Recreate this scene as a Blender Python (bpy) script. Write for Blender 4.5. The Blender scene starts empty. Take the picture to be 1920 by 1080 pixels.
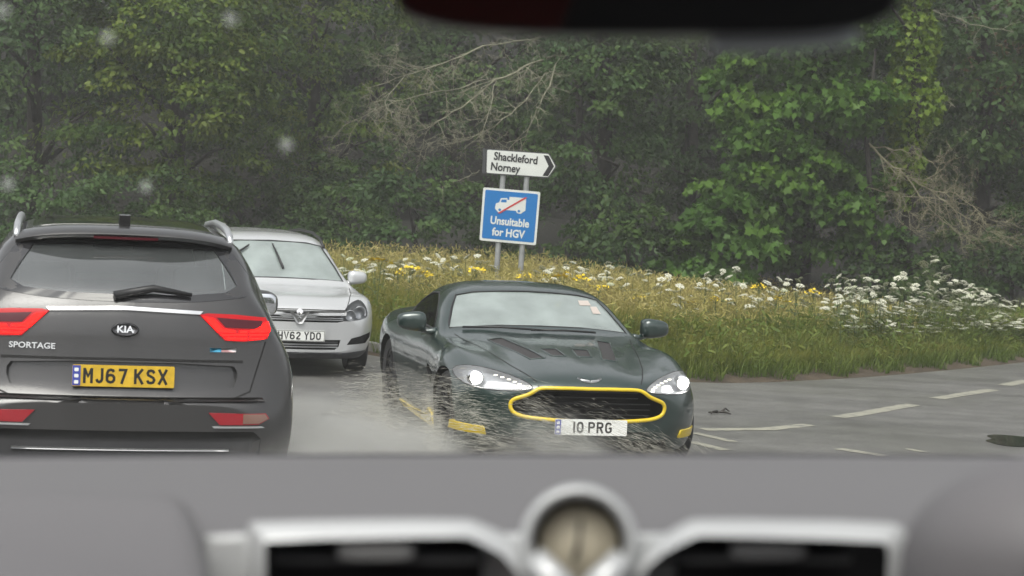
import bpy, bmesh, math, random
import numpy as np
from mathutils import Vector, Matrix, Euler
from mathutils.bvhtree import BVHTree

R = math.radians
scene = bpy.context.scene
COL = scene.collection
rng = np.random.default_rng(7)
random.seed(7)

# ------------------------------------------------------------------ camera
FPX, CAMZ = 3600.0, 1.97
PITCH, ROLL = 2.8, 3.3
camd = bpy.data.cameras.new('camera')
cam = bpy.data.objects.new('camera', camd)
COL.objects.link(cam)
camd.sensor_width = 36.0
camd.lens = 36.0 * FPX / 1920.0
camd.clip_start = 0.05
camd.clip_end = 600.0
CAMM = Matrix.Translation((0, 0, CAMZ)) @ Matrix.Rotation(R(90 - PITCH), 4, 'X') @ Matrix.Rotation(R(ROLL), 4, 'Z')
cam.matrix_world = CAMM
camd.dof.use_dof = True
camd.dof.focus_distance = 15.0
camd.dof.aperture_fstop = 6.0
scene.camera = cam

# ------------------------------------------------------------------ sky, sun, exposure
world = bpy.data.worlds.new('World')
scene.world = world
world.use_nodes = True
wn, wl = world.node_tree.nodes, world.node_tree.links
wn.clear()
wo = wn.new('ShaderNodeOutputWorld')
bg = wn.new('ShaderNodeBackground')
hs = wn.new('ShaderNodeHueSaturation')
sky = wn.new('ShaderNodeTexSky')
sky.sky_type = 'NISHITA'
sky.sun_disc = False
SUN_EL, SUN_AZ = 58.0, 200.0
sky.sun_elevation = R(SUN_EL)
sky.sun_rotation = R(SUN_AZ)
sky.air_density = 1.0
sky.dust_density = 4.0
sky.ozone_density = 1.0
hs.inputs['Saturation'].default_value = 0.14
wl.new(sky.outputs[0], hs.inputs['Color'])
wl.new(hs.outputs[0], bg.inputs['Color'])
bg.inputs['Strength'].default_value = 0.15
wl.new(bg.outputs[0], wo.inputs['Surface'])
sund = bpy.data.lights.new('sun', 'SUN')
sund.energy = 1.3
sund.angle = R(40)
sund.color = (1.0, 0.96, 0.86)
sun = bpy.data.objects.new('sun', sund)
COL.objects.link(sun)
sdir = Vector((math.sin(R(SUN_AZ)) * math.cos(R(SUN_EL)), math.cos(R(SUN_AZ)) * math.cos(R(SUN_EL)), math.sin(R(SUN_EL))))
sun.rotation_euler = sdir.to_track_quat('Z', 'Y').to_euler()
sun.location = (0, 0, 30)
scene.view_settings.view_transform = 'Standard'
scene.view_settings.look = 'None'
scene.view_settings.exposure = 0.65
scene.view_settings.gamma = 1.0
scene.cycles.max_bounces = 8
scene.cycles.transparent_max_bounces = 16
scene.cycles.caustics_reflective = False
scene.cycles.caustics_refractive = False
scene.cycles.use_denoising = True

# ------------------------------------------------------------------ points seen through the lens -> places on the ground
def ray(px, py):
    return (CAMM.to_3x3() @ Vector(((px - 960) / FPX, -(py - 540) / FPX, -1.0)))
def at_height(px, py, z=0.0):
    d = ray(px, py)
    return Vector((0, 0, CAMZ)) + d * ((z - CAMZ) / d.z)
def at_depth(px, py, dist):
    return Vector((0, 0, CAMZ)) + ray(px, py) * dist

# ------------------------------------------------------------------ helpers
def tag(o, label=None, cat=None, group=None, kind=None):
    if label: o['label'] = label
    if cat: o['category'] = cat
    if group: o['group'] = group
    if kind: o['kind'] = kind
    return o
def empty(name, loc=(0, 0, 0), rz=0.0):
    o = bpy.data.objects.new(name, None)
    o.location = loc
    o.rotation_euler = (0, 0, rz)
    o.empty_display_size = 0.2
    COL.objects.link(o)
    return o
def link(name, me, mats, parent=None):
    o = bpy.data.objects.new(name, me)
    for m in (mats if isinstance(mats, (list, tuple)) else [mats]):
        if m is not None: me.materials.append(m)
    COL.objects.link(o)
    if parent is not None: o.parent = parent
    return o
def mesh(name, verts, faces, mats, parent=None, smooth=False):
    me = bpy.data.meshes.new(name)
    me.from_pydata([tuple(v) for v in verts], [], [tuple(f) for f in faces])
    if smooth: me.shade_smooth()
    me.update()
    return link(name, me, mats, parent)
def from_bm(name, bm, mats, parent=None, smooth=False, sharp=None):
    me = bpy.data.meshes.new(name)
    bm.to_mesh(me); bm.free()
    if smooth: me.shade_smooth()
    if sharp is not None:
        me.shade_smooth(); me.set_sharp_from_angle(angle=R(sharp))
    return link(name, me, mats, parent)
def raw_mesh(name, co, faces_flat, sizes, mats, parent=None, attr=None):
    """big meshes straight from numpy arrays; attr = per-vertex float named tint"""
    me = bpy.data.meshes.new(name)
    nv, nf, nl = len(co), len(sizes), len(faces_flat)
    me.vertices.add(nv); me.loops.add(nl); me.polygons.add(nf)
    me.vertices.foreach_set('co', np.asarray(co, dtype=np.float32).ravel())
    me.loops.foreach_set('vertex_index', np.asarray(faces_flat, dtype=np.int32))
    st = np.concatenate([[0], np.cumsum(sizes)[:-1]]).astype(np.int32)
    me.polygons.foreach_set('loop_start', st)
    me.update(calc_edges=True)
    if attr is not None:
        a = me.attributes.new('tint', 'FLOAT', 'POINT')
        a.data.foreach_set('value', np.asarray(attr, dtype=np.float32))
    return link(name, me, mats, parent)

def box(bm, c, s, rot=None, bevel=0.0, mi=0):
    r = bmesh.ops.create_cube(bm, size=1.0)
    vs = r['verts']
    M = Matrix.Diagonal((s[0], s[1], s[2], 1))
    if rot is not None: M = rot.to_4x4() @ M
    M = Matrix.Translation(c) @ M
    bmesh.ops.transform(bm, matrix=M, verts=vs)
    fs = set(f for v in vs for f in v.link_faces)
    for f in fs: f.material_index = mi
    if bevel > 0:
        es = list(set(e for v in vs for e in v.link_edges))
        bmesh.ops.bevel(bm, geom=es, offset=bevel, segments=3, profile=0.5, affect='EDGES')
def sweep(bm, pts, radii, sides=6, mi=0, cap=True):
    """tube along points with a radius at each"""
    pts = [Vector(p) for p in pts]
    n = len(pts)
    rings = []
    up = Vector((0, 0, 1))
    for i, p in enumerate(pts):
        t = (pts[min(i + 1, n - 1)] - pts[max(i - 1, 0)])
        if t.length < 1e-9: t = Vector((0, 0, 1))
        t.normalize()
        a = t.cross(up)
        if a.length < 1e-3: a = t.cross(Vector((1, 0, 0)))
        a.normalize(); b = t.cross(a)
        rr = radii[i] if hasattr(radii, '__len__') else radii
        rings.append([bm.verts.new(p + (a * math.cos(k * 2 * math.pi / sides) + b * math.sin(k * 2 * math.pi / sides)) * rr) for k in range(sides)])
    for i in range(n - 1):
        for k in range(sides):
            f = bm.faces.new((rings[i][k], rings[i][(k + 1) % sides], rings[i + 1][(k + 1) % sides], rings[i + 1][k]))
            f.material_index = mi
    if cap:
        for rg in (rings[0][::-1], rings[-1]):
            f = bm.faces.new(rg); f.material_index = mi
def closed_sweep(bm, pts, w, h, nrm, sides=8):
    """closed band of elliptic section: w across (in-plane), h along the surface normal"""
    n = len(pts); rings = []
    for i in range(n):
        p = Vector(pts[i]); t = (Vector(pts[(i + 1) % n]) - Vector(pts[i - 1])).normalized()
        nn = Vector(nrm[i]); nn = (nn - t * nn.dot(t)).normalized(); b = t.cross(nn)
        rings.append([bm.verts.new(p + b * math.cos(k * 2 * math.pi / sides) * w + nn * math.sin(k * 2 * math.pi / sides) * h) for k in range(sides)])
    for i in range(n):
        A, B = rings[i], rings[(i + 1) % n]
        for k in range(sides):
            bm.faces.new((A[k], A[(k + 1) % sides], B[(k + 1) % sides], B[k]))
def lathe(bm, prof, axis_m, seg=32, mi=0):
    """profile of (radius, along); axis_m maps local z-axis lathe to place"""
    rings = []
    for r, a in prof:
        rings.append([bm.verts.new(axis_m @ Vector((r * math.cos(k * 2 * math.pi / seg), r * math.sin(k * 2 * math.pi / seg), a))) for k in range(seg)])
    for i in range(len(rings) - 1):
        for k in range(seg):
            f = bm.faces.new((rings[i][k], rings[i][(k + 1) % seg], rings[i + 1][(k + 1) % seg], rings[i + 1][k]))
            f.material_index = mi
    return rings
def superell(bm, c, s, e=0.5, rot=None, nu=16, nv=24, mi=0, taper=None):
    """rounded block: superellipsoid of half sizes s, exponent e (1 = ellipsoid, small = box)"""
    def f(w, m): return math.copysign(abs(w) ** m, w)
    rows = []
    for i in range(1, nu):
        u = -math.pi / 2 + math.pi * i / nu
        row = []
        for k in range(nv):
            v = -math.pi + 2 * math.pi * k / nv
            p = Vector((s[0] * f(math.cos(u), e) * f(math.cos(v), e), s[1] * f(math.cos(u), e) * f(math.sin(v), e), s[2] * f(math.sin(u), e)))
            if taper: p = taper(p)
            if rot is not None: p = rot @ p
            row.append(bm.verts.new(Vector(c) + p))
        rows.append(row)
    for i in range(len(rows) - 1):
        for k in range(nv):
            ff = bm.faces.new((rows[i][k], rows[i][(k + 1) % nv], rows[i + 1][(k + 1) % nv], rows[i + 1][k])); ff.material_index = mi
    f0 = bm.faces.new(rows[0][::-1]); f1 = bm.faces.new(rows[-1]); f0.material_index = f1.material_index = mi
def prism(bm, poly, z0, z1, M=None, mi=0):
    M = M or Matrix.Identity(4)
    a = [bm.verts.new(M @ Vector((p[0], p[1], z0))) for p in poly]
    b = [bm.verts.new(M @ Vector((p[0], p[1], z1))) for p in poly]
    n = len(poly)
    fs = [bm.faces.new(a[::-1]), bm.faces.new(b)] + [bm.faces.new((a[i], a[(i + 1) % n], b[(i + 1) % n], b[i])) for i in range(n)]
    for f in fs: f.material_index = mi
def chaikin(p, it=2):
    p = [Vector(q) for q in p]
    for _ in range(it):
        q = []
        for i in range(len(p)):
            a, b = p[i], p[(i + 1) % len(p)]
            q += [a * .75 + b * .25, a * .25 + b * .75]
        p = q
    return p
def round_rect(w, h, r, n=4):
    out = []
    for cx, cy, a0 in ((w/2-r, h/2-r, 0), (-w/2+r, h/2-r, 90), (-w/2+r, -h/2+r, 180), (w/2-r, -h/2+r, 270)):
        for k in range(n + 1):
            a = R(a0 + 90 * k / n); out.append((cx + r * math.cos(a), cy + r * math.sin(a)))
    return out
def text(name, s, size, mat, parent, M, xs=1.0, off=0.0, depth=0.0015, align='CENTER'):
    cu = bpy.data.curves.new(name, 'FONT')
    cu.body = s; cu.size = size; cu.align_x = align; cu.align_y = 'CENTER'
    cu.extrude = depth; cu.offset = off; cu.resolution_u = 3
    o = bpy.data.objects.new(name + '_src', cu)
    COL.objects.link(o)
    dg = bpy.context.evaluated_depsgraph_get()
    me = bpy.data.meshes.new_from_object(o.evaluated_get(dg))
    bpy.data.objects.remove(o); bpy.data.curves.remove(cu)
    me.name = name
    me.materials.clear()
    for v in me.vertices: v.co.x *= xs
    me.transform(M)
    return link(name, me, mat, parent)

# ------------------------------------------------------------------ materials
def mat(name, col, rough=0.5, metal=0.0, coat=0.0, coat_rough=0.05, spec=0.5, emit=None, estr=0.0, trans=0.0, ior=1.5, var=0.0, vscale=8.0, bump=0.0, bscale=200.0, bdist=0.01, alpha=1.0, rvar=0.0):
    m = bpy.data.materials.new(name)
    m.use_nodes = True
    nt = m.node_tree; N, L = nt.nodes, nt.links
    b = N['Principled BSDF']
    b.inputs['Base Color'].default_value = (*col, 1)
    b.inputs['Roughness'].default_value = rough
    b.inputs['Metallic'].default_value = metal
    b.inputs['Coat Weight'].default_value = coat
    b.inputs['Coat Roughness'].default_value = coat_rough
    b.inputs['Specular IOR Level'].default_value = spec
    b.inputs['Transmission Weight'].default_value = trans
    b.inputs['IOR'].default_value = ior
    b.inputs['Alpha'].default_value = alpha
    if emit:
        b.inputs['Emission Color'].default_value = (*emit, 1); b.inputs['Emission Strength'].default_value = estr
    if var or rvar or bump:
        tc = N.new('ShaderNodeTexCoord')
    if var or rvar:
        nz = N.new('ShaderNodeTexNoise'); nz.inputs['Scale'].default_value = vscale; nz.inputs['Detail'].default_value = 6
        L.new(tc.outputs['Object'], nz.inputs['Vector'])
    if var:
        hv = N.new('ShaderNodeHueSaturation'); hv.inputs['Color'].default_value = (*col, 1)
        mr = N.new('ShaderNodeMapRange'); mr.inputs[1].default_value = .3; mr.inputs[2].default_value = .7
        mr.inputs[3].default_value = 1 - var; mr.inputs[4].default_value = 1 + var
        L.new(nz.outputs[0], mr.inputs[0]); L.new(mr.outputs[0], hv.inputs['Value']); L.new(hv.outputs[0], b.inputs['Base Color'])
    if rvar:
        mr2 = N.new('ShaderNodeMapRange'); mr2.inputs[1].default_value = .3; mr2.inputs[2].default_value = .7
        mr2.inputs[3].default_value = max(0, rough - rvar); mr2.inputs[4].default_value = rough + rvar
        L.new(nz.outputs[0], mr2.inputs[0]); L.new(mr2.outputs[0], b.inputs['Roughness'])
    if bump:
        n2 = N.new('ShaderNodeTexNoise'); n2.inputs['Scale'].default_value = bscale; n2.inputs['Detail'].default_value = 3
        L.new(tc.outputs['Object'], n2.inputs['Vector'])
        bp = N.new('ShaderNodeBump'); bp.inputs['Strength'].default_value = bump; bp.inputs['Distance'].default_value = bdist
        L.new(n2.outputs[0], bp.inputs['Height']); L.new(bp.outputs[0], b.inputs['Normal'])
        if coat: L.new(bp.outputs[0], b.inputs['Coat Normal'])
    return m
def glass_mat(name, tint, refl=1.5, haze=0.0, skycol=(.6, .65, .65), rough=0.02):
    """car glass: tinted see-through pane with a mirror-like face and, on wet screens, a pale diffuse share standing in for reflected sky"""
    m = bpy.data.materials.new(name); m.use_nodes = True
    N, L = m.node_tree.nodes, m.node_tree.links
    N.clear()
    o = N.new('ShaderNodeOutputMaterial')
    t = N.new('ShaderNodeBsdfTransparent'); t.inputs['Color'].default_value = (*tint, 1)
    g = N.new('ShaderNodeBsdfGlossy'); g.inputs['Roughness'].default_value = rough
    f = N.new('ShaderNodeFresnel'); f.inputs['IOR'].default_value = refl
    d = N.new('ShaderNodeBsdfDiffuse'); d.inputs['Color'].default_value = (*skycol, 1)
    m1 = N.new('ShaderNodeMixShader'); m1.inputs[0].default_value = haze
    m2 = N.new('ShaderNodeMixShader')
    L.new(t.outputs[0], m1.inputs[1]); L.new(d.outputs[0], m1.inputs[2])
    L.new(f.outputs[0], m2.inputs[0]); L.new(m1.outputs[0], m2.inputs[1]); L.new(g.outputs[0], m2.inputs[2])
    L.new(m2.outputs[0], o.inputs['Surface'])
    if haze > 0:
        tc = N.new('ShaderNodeTexCoord'); nz = N.new('ShaderNodeTexNoise'); nz.inputs['Scale'].default_value = 3.0; nz.inputs['Detail'].default_value = 5
        mr = N.new('ShaderNodeMapRange'); mr.inputs[1].default_value = .3; mr.inputs[2].default_value = .7
        mr.inputs[3].default_value = haze * .75; mr.inputs[4].default_value = min(1, haze * 1.2)
        L.new(tc.outputs['Object'], nz.inputs['Vector']); L.new(nz.outputs[0], mr.inputs[0]); L.new(mr.outputs[0], m1.inputs[0])
    return m

M_black = mat('black_plastic', (.012, .012, .013), .45)
M_void = mat('dark_recess', (.006, .006, .006), .8)
M_rubber = mat('tyre_rubber', (.018, .018, .019), .6, var=.2)
M_chrome = mat('chrome', (.8, .8, .8), .12, metal=1.0)
M_satin = mat('satin_silver', (.62, .63, .64), .32, metal=.85)
M_alloy = mat('alloy_wheel', (.35, .35, .36), .3, metal=.9)
M_darkalloy = mat('dark_alloy_wheel', (.03, .03, .032), .3, metal=.6)
M_white = mat('plate_white', (.78, .79, .76), .35)
M_yplate = mat('plate_yellow', (.60, .385, .025), .4, var=.16, vscale=20)
M_ink = mat('plate_black', (.012, .012, .012), .4)
M_band = mat('country_band_blue', (.05, .07, .35), .4)
M_seat = mat('seat_fabric', (.02, .02, .022), .8)
M_paleseat = mat('cabin_trim_grey', (.13, .135, .14), .7)
M_reflector = mat('lamp_reflector', (.42, .43, .45), .42, metal=.7)
M_lens = glass_mat('lamp_lens', (.90, .91, .93), 1.8, haze=.16, skycol=(.8, .82, .84))  # pale share imitates sky mirrored by the wet lens
M_lampon = mat('lit_lamp', (1, 1, 1), .3, emit=(1, .97, .88), estr=40)
M_led = mat('lit_led', (1, 1, 1), .3, emit=(1, .93, .74), estr=3.2)
M_yellow = mat('yellow_trim', (.72, .52, .015), .32, coat=.5)
# ------------------------------------------------------------------ car bodies: lofted shells with real openings
def pchip(t, y, tt):
    t = np.asarray(t, float); y = np.asarray(y, float)
    h = np.diff(t); d = np.diff(y, axis=0) / h[:, None]
    m = np.zeros_like(y); m[0] = d[0]; m[-1] = d[-1]
    for i in range(1, len(t) - 1):
        w1, w2 = 2 * h[i] + h[i-1], h[i] + 2 * h[i-1]
        same = d[i-1] * d[i] > 0
        with np.errstate(divide='ignore', invalid='ignore'):
            hm = (w1 + w2) / (w1 / d[i-1] + w2 / d[i])
        m[i] = np.where(same, hm, 0.35 * (d[i-1] + d[i]) / 2)
    k = np.clip(np.searchsorted(t, tt, 'right') - 1, 0, len(t) - 2)
    s = ((tt - t[k]) / h[k])[:, None]; hh = h[k][:, None]
    return ((1 + 2*s) * (1-s)**2) * y[k] + s*(1-s)**2 * hh * m[k] + s*s*(3-2*s) * y[k+1] + s*s*(s-1) * hh * m[k+1]

def loft_body(stations, half_w, du=0.07, nv=44, power=2.2):
    """stations: (x, bend, [(y,z) x 11 bottom centre -> top centre]); returns a closed mesh (verts, faces)"""
    P = []
    for x, k, ring in stations:
        P.append([(x + k * (abs(y) / half_w) ** power, y, z) for y, z in ring])
    P = np.array(P)
    nst, nr = P.shape[:2]
    # along the car
    ch = np.linalg.norm(np.diff(P, axis=0), axis=2)
    step = ch.max(axis=1) * .5 + ch.mean(axis=1) * .5
    t = np.concatenate([[0], np.cumsum(step)])
    tt = [0.0]
    for i in range(nst - 1):
        n = max(2, int(round(step[i] / du)))
        tt += list(np.linspace(t[i], t[i+1], n + 1)[1:])
    tt = np.array(tt)
    G = np.stack([pchip(t, P[:, j], tt) for j in range(nr)], axis=1)      # (nu, nr, 3)
    # round the section
    chr_ = np.linalg.norm(np.diff(G, axis=1), axis=2).mean(axis=0) + 0.02
    s = np.concatenate([[0], np.cumsum(chr_)])
    ss = [0.0]
    for j in range(nr - 1):
        n = max(2, int(round(chr_[j] / s[-1] * nv)))
        ss += list(np.linspace(s[j], s[j+1], n + 1)[1:])
    ss = np.array(ss)
    H = np.stack([pchip(s, G[i], ss) for i in range(len(tt))], axis=0)    # (nu, nw, 3)
    nu, nw = H.shape[:2]
    V, F = [], []
    idx = {}
    def vid(i, j, sgn):
        if j == 0 or j == nw - 1: sgn = 1
        key = (i, j, sgn)
        if key not in idx:
            p = H[i, j]; yv = 0.0 if (j == 0 or j == nw - 1) else p[1] * sgn
            idx[key] = len(V); V.append((p[0], yv, p[2]))
        return idx[key]
    for i in range(nu - 1):
        for j in range(nw - 1):
            F.append((vid(i, j, 1), vid(i+1, j, 1), vid(i+1, j+1, 1), vid(i, j+1, 1)))
            F.append((vid(i, j, -1), vid(i, j+1, -1), vid(i+1, j+1, -1), vid(i+1, j, -1)))
    for i, x, k in ((0, stations[0][0], stations[0][1]), (nu - 1, stations[-1][0], stations[-1][1])):
        nc = 15
        prev = None
        for j in range(nw):
            if j in (0, nw - 1):
                row = [vid(i, j, 1)] * (nc + 1)
            else:
                row = [vid(i, j, -1)]
                p = H[i, j]
                for c in range(1, nc):
                    y = p[1] * (2 * c / nc - 1)
                    V.append((x + k * (abs(y) / half_w) ** power, y, p[2])); row.append(len(V) - 1)
                row.append(vid(i, j, 1))
            if prev:
                for c in range(nc):
                    q = []
                    for a in (prev[c], prev[c+1], row[c+1], row[c]):
                        if a not in q: q.append(a)
                    if len(q) > 2: F.append(tuple(q))
            prev = row
    bm = bmesh.new()
    vs = [bm.verts.new(v) for v in V]
    for f in F:
        try: bm.faces.new([vs[a] for a in f])
        except ValueError: pass
    bmesh.ops.remove_doubles(bm, verts=bm.verts, dist=1e-5)
    bmesh.ops.recalc_face_normals(bm, faces=bm.faces)
    if bm.calc_volume(signed=True) < 0: bmesh.ops.reverse_faces(bm, faces=bm.faces)
    return bm

class Shell:
    """the uncut smooth skin: used to lay patches, trims and openings on it"""
    def __init__(self, bm):
        self.bm = bm
        bm.verts.ensure_lookup_table(); bm.faces.ensure_lookup_table(); bm.normal_update()
        b2 = bm.copy(); bmesh.ops.triangulate(b2, faces=b2.faces)
        b2.verts.ensure_lookup_table(); b2.faces.ensure_lookup_table(); b2.normal_update()
        self.tris = [tuple(v.index for v in f.verts) for f in b2.faces]
        self.co = [v.co.copy() for v in b2.verts]
        self.vn = [v.normal.copy() for v in b2.verts]
        b2.free()
        self.bvh = BVHTree.FromPolygons(self.co, self.tris)
        self.cut = []
    def normal(self, p):
        loc, n, i, d = self.bvh.find_nearest(p)
        a, b, c = self.tris[i]
        w = self._bary(loc, self.co[a], self.co[b], self.co[c])
        return (self.vn[a] * w[0] + self.vn[b] * w[1] + self.vn[c] * w[2]).normalized()
    @staticmethod
    def _bary(p, a, b, c):
        v0, v1, v2 = b - a, c - a, p - a
        d00, d01, d11, d20, d21 = v0.dot(v0), v0.dot(v1), v1.dot(v1), v2.dot(v0), v2.dot(v1)
        den = d00 * d11 - d01 * d01
        if abs(den) < 1e-14: return (1, 0, 0)
        v = (d11 * d20 - d01 * d21) / den; w = (d00 * d21 - d01 * d20) / den
        return (1 - v - w, v, w)
    AX = {'front': (Vector((-1, 0, 0)), lambda u, v: Vector((6, u, v))),
          'rear': (Vector((1, 0, 0)), lambda u, v: Vector((-6, u, v))),
          'left': (Vector((0, -1, 0)), lambda u, v: Vector((u, 3, v))),
          'right': (Vector((0, 1, 0)), lambda u, v: Vector((u, -3, v))),
          'top': (Vector((0, 0, -1)), lambda u, v: Vector((u, v, 4)))}
    def hit(self, u, v, axis):
        d, o = self.AX[axis]
        loc, n, i, dist = self.bvh.ray_cast(o(u, v), d)
        if loc is None:
            oo = o(u, v)
            # off the edge of the skin: take the nearest skin point to a probe near the car
            best = None
            for k in range(40):
                q = oo + d * (k * .25)
                r = self.bvh.find_nearest(q)
                if best is None or r[3] < best[1]: best = (r[0], r[3])
            loc = best[0]
        return loc, self.normal(loc)
    def planar(self, outline, res):
        bm = bmesh.new()
        f = bm.faces.new([bm.verts.new((p[0], p[1], 0)) for p in outline])
        xs = [p[0] for p in outline]; ys = [p[1] for p in outline]
        for ax, lo, hi in ((0, min(xs), max(xs)), (1, min(ys), max(ys))):
            n = int((hi - lo) / res)
            for k in range(1, n + 1):
                c = lo + (hi - lo) * k / (n + 1)
                pc = (c, 0, 0) if ax == 0 else (0, c, 0)
                no = (1, 0, 0) if ax == 0 else (0, 1, 0)
                bmesh.ops.bisect_plane(bm, geom=bm.verts[:] + bm.edges[:] + bm.faces[:], plane_co=pc, plane_no=no, dist=1e-5)
        bmesh.ops.triangulate(bm, faces=bm.faces[:])
        return bm
    def patch(self, name, outline, axis, mats, parent, off=0.003, thick=0.01, res=0.05):
        bm = self.planar(outline, res)
        bm.verts.ensure_lookup_table()
        d = self.AX[axis][0]
        info = [self.hit(v.co.x, v.co.y, axis) for v in bm.verts]
        top = [p + n * off for p, n in info]
        low = [p + n * (off - thick) for p, n in info]
        n0 = len(top)
        F, kind = [], []
        for f in bm.faces:
            ids = [v.index for v in f.verts]
            nn = (top[ids[1]] - top[ids[0]]).cross(top[ids[2]] - top[ids[0]])
            if nn.dot(d) > 0: ids = ids[::-1]
            F.append(tuple(ids)); kind.append(0)
        V = list(top)
        if thick > 0:
            V += low
            for e in bm.edges:
                if len(e.link_faces) == 1:
                    a, b = e.verts[0].index, e.verts[1].index
                    # keep the direction of the face that owns the edge
                    F.append((b, a, a + n0, b + n0)); kind.append(1)
        bm.free()
        me = bpy.data.meshes.new(name)
        me.from_pydata([tuple(v) for v in V], [], F)
        me.shade_smooth()
        ln = []
        for p, k in zip(me.polygons, kind):
            for vi in p.vertices:
                ln.append(tuple(info[vi][1]) if k == 0 else (0, 0, 0))
        me.normals_split_custom_set(ln)
        return link(name, me, mats, parent)
    def cutter(self, outline, axis, depth, mi=1, out=0.25, res=0.06):
        bm = self.planar(outline, res)
        bm.verts.ensure_lookup_table()
        d = self.AX[axis][0]
        info = [self.hit(v.co.x, v.co.y, axis)[0] for v in bm.verts]
        n0 = len(info)
        V = [p - d * out for p in info] + [p + d * depth for p in info]
        F = []
        for f in bm.faces:
            ids = [v.index for v in f.verts]
            F.append(tuple(ids)); F.append(tuple(i + n0 for i in ids[::-1]))
        for e in bm.edges:
            if len(e.link_faces) == 1:
                a, b = e.verts[0].index, e.verts[1].index
                F.append((a, b, b + n0, a + n0))
        bm.free()
        self.add_cutter(V, F, mi)
    def add_cutter(self, V, F, mi):
        bm = bmesh.new()
        vs = [bm.verts.new(v) for v in V]
        for f in F: bm.faces.new([vs[i] for i in f]).material_index = mi
        bmesh.ops.recalc_face_normals(bm, faces=bm.faces)
        self.cut.append(bm)
    def cut_bm(self, bm, mi):
        for f in bm.faces: f.material_index = mi
        bmesh.ops.recalc_face_normals(bm, faces=bm.faces)
        self.cut.append(bm)
    def arch(self, x, z, r, y0, y1, mi=1):
        for s in (1, -1):
            bm = bmesh.new()
            M = Matrix.Translation((x, s * (y0 + y1) / 2, z)) @ Matrix.Rotation(R(90), 4, 'X')
            bmesh.ops.create_cone(bm, cap_ends=True, segments=40, radius1=r, radius2=r, depth=abs(y1 - y0), matrix=M)
            self.cut_bm(bm, mi)
    def seam(self, bm, pts, axis, w=0.006, off=0.0012):
        """a shut line: a narrow dark ribbon lying on the skin; pts 2-D polyline in the axis' plane"""
        pp = []
        for a, b in zip(pts[:-1], pts[1:]):
            L = math.hypot(b[0]-a[0], b[1]-a[1]); n = max(1, int(L / .03))
            pp += [(a[0] + (b[0]-a[0]) * k / n, a[1] + (b[1]-a[1]) * k / n) for k in range(n)]
        pp.append(pts[-1])
        H = [self.hit(u, v, axis) for u, v in pp]
        prev = None
        for i, (p, n) in enumerate(H):
            t = (H[min(i+1, len(H)-1)][0] - H[max(i-1, 0)][0]).normalized()
            b = n.cross(t).normalized() * (w / 2)
            q = p + n * off
            cur = (bm.verts.new(q + b), bm.verts.new(q - b))
            if prev: bm.faces.new((prev[0], prev[1], cur[1], cur[0]))
            prev = cur
    def finish(self, name, mats, parent):
        me = bpy.data.meshes.new(name)
        self.bm.to_mesh(me)
        o = link(name, me, mats, parent)
        c2 = bpy.data.collections.new('cut_tmp')
        COL.children.link(c2)
        tmp = []
        for bm in self.cut:
            m2 = bpy.data.meshes.new('cut'); bm.to_mesh(m2); bm.free()
            for m in mats: m2.materials.append(m)
            oo = bpy.data.objects.new('cut', m2); c2.objects.link(oo); tmp.append(oo)
        md = o.modifiers.new('b', 'BOOLEAN'); md.operation = 'DIFFERENCE'; md.solver = 'EXACT'
        md.operand_type = 'COLLECTION'; md.collection = c2
        sp, o.parent = o.parent, None
        dg = bpy.context.evaluated_depsgraph_get(); dg.update()
        new = bpy.data.meshes.new_from_object(o.evaluated_get(dg))
        o.modifiers.clear()
        o.data = new; new.name = name; o.parent = sp
        for oo in tmp: bpy.data.objects.remove(oo)
        bpy.data.collections.remove(c2)
        bpy.data.meshes.remove(me)
        if len(new.materials) == 0:
            for m in mats: new.materials.append(m)
        new.shade_smooth()
        nl = [(0.0, 0.0, 0.0)] * len(new.loops)
        for p in new.polygons:
            fn = p.normal
            for li in p.loop_indices:
                co = new.vertices[new.loops[li].vertex_index].co
                if p.material_index == 0:
                    n = self.normal(co)
                    nl[li] = tuple(n if n.dot(fn) > 0.2 else fn)
                else: nl[li] = tuple(fn)
        new.normals_split_custom_set(nl)
        self.bm.free()
        return o

def cabin_cut(shell, side, yb, yt, mi=1):
    """hollow cabin: side outline (x,z) with half width yb at its lowest, yt at its highest point"""
    zs = [p[1] for p in side]; z0, z1 = min(zs), max(zs)
    n = len(side)
    V = []
    for s in (1, -1):
        for x, z in side:
            t = (z - z0) / (z1 - z0); V.append((x, s * (yb + (yt - yb) * t), z))
    F = [tuple(range(n)), tuple(range(2*n-1, n-1, -1))] + [(i, (i+1) % n, n + (i+1) % n, n + i) for i in range(n)]
    bm = bmesh.new(); vs = [bm.verts.new(v) for v in V]
    for f in F: bm.faces.new([vs[i] for i in f])
    bmesh.ops.triangulate(bm, faces=bm.faces)
    shell.cut_bm(bm, mi)

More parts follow.
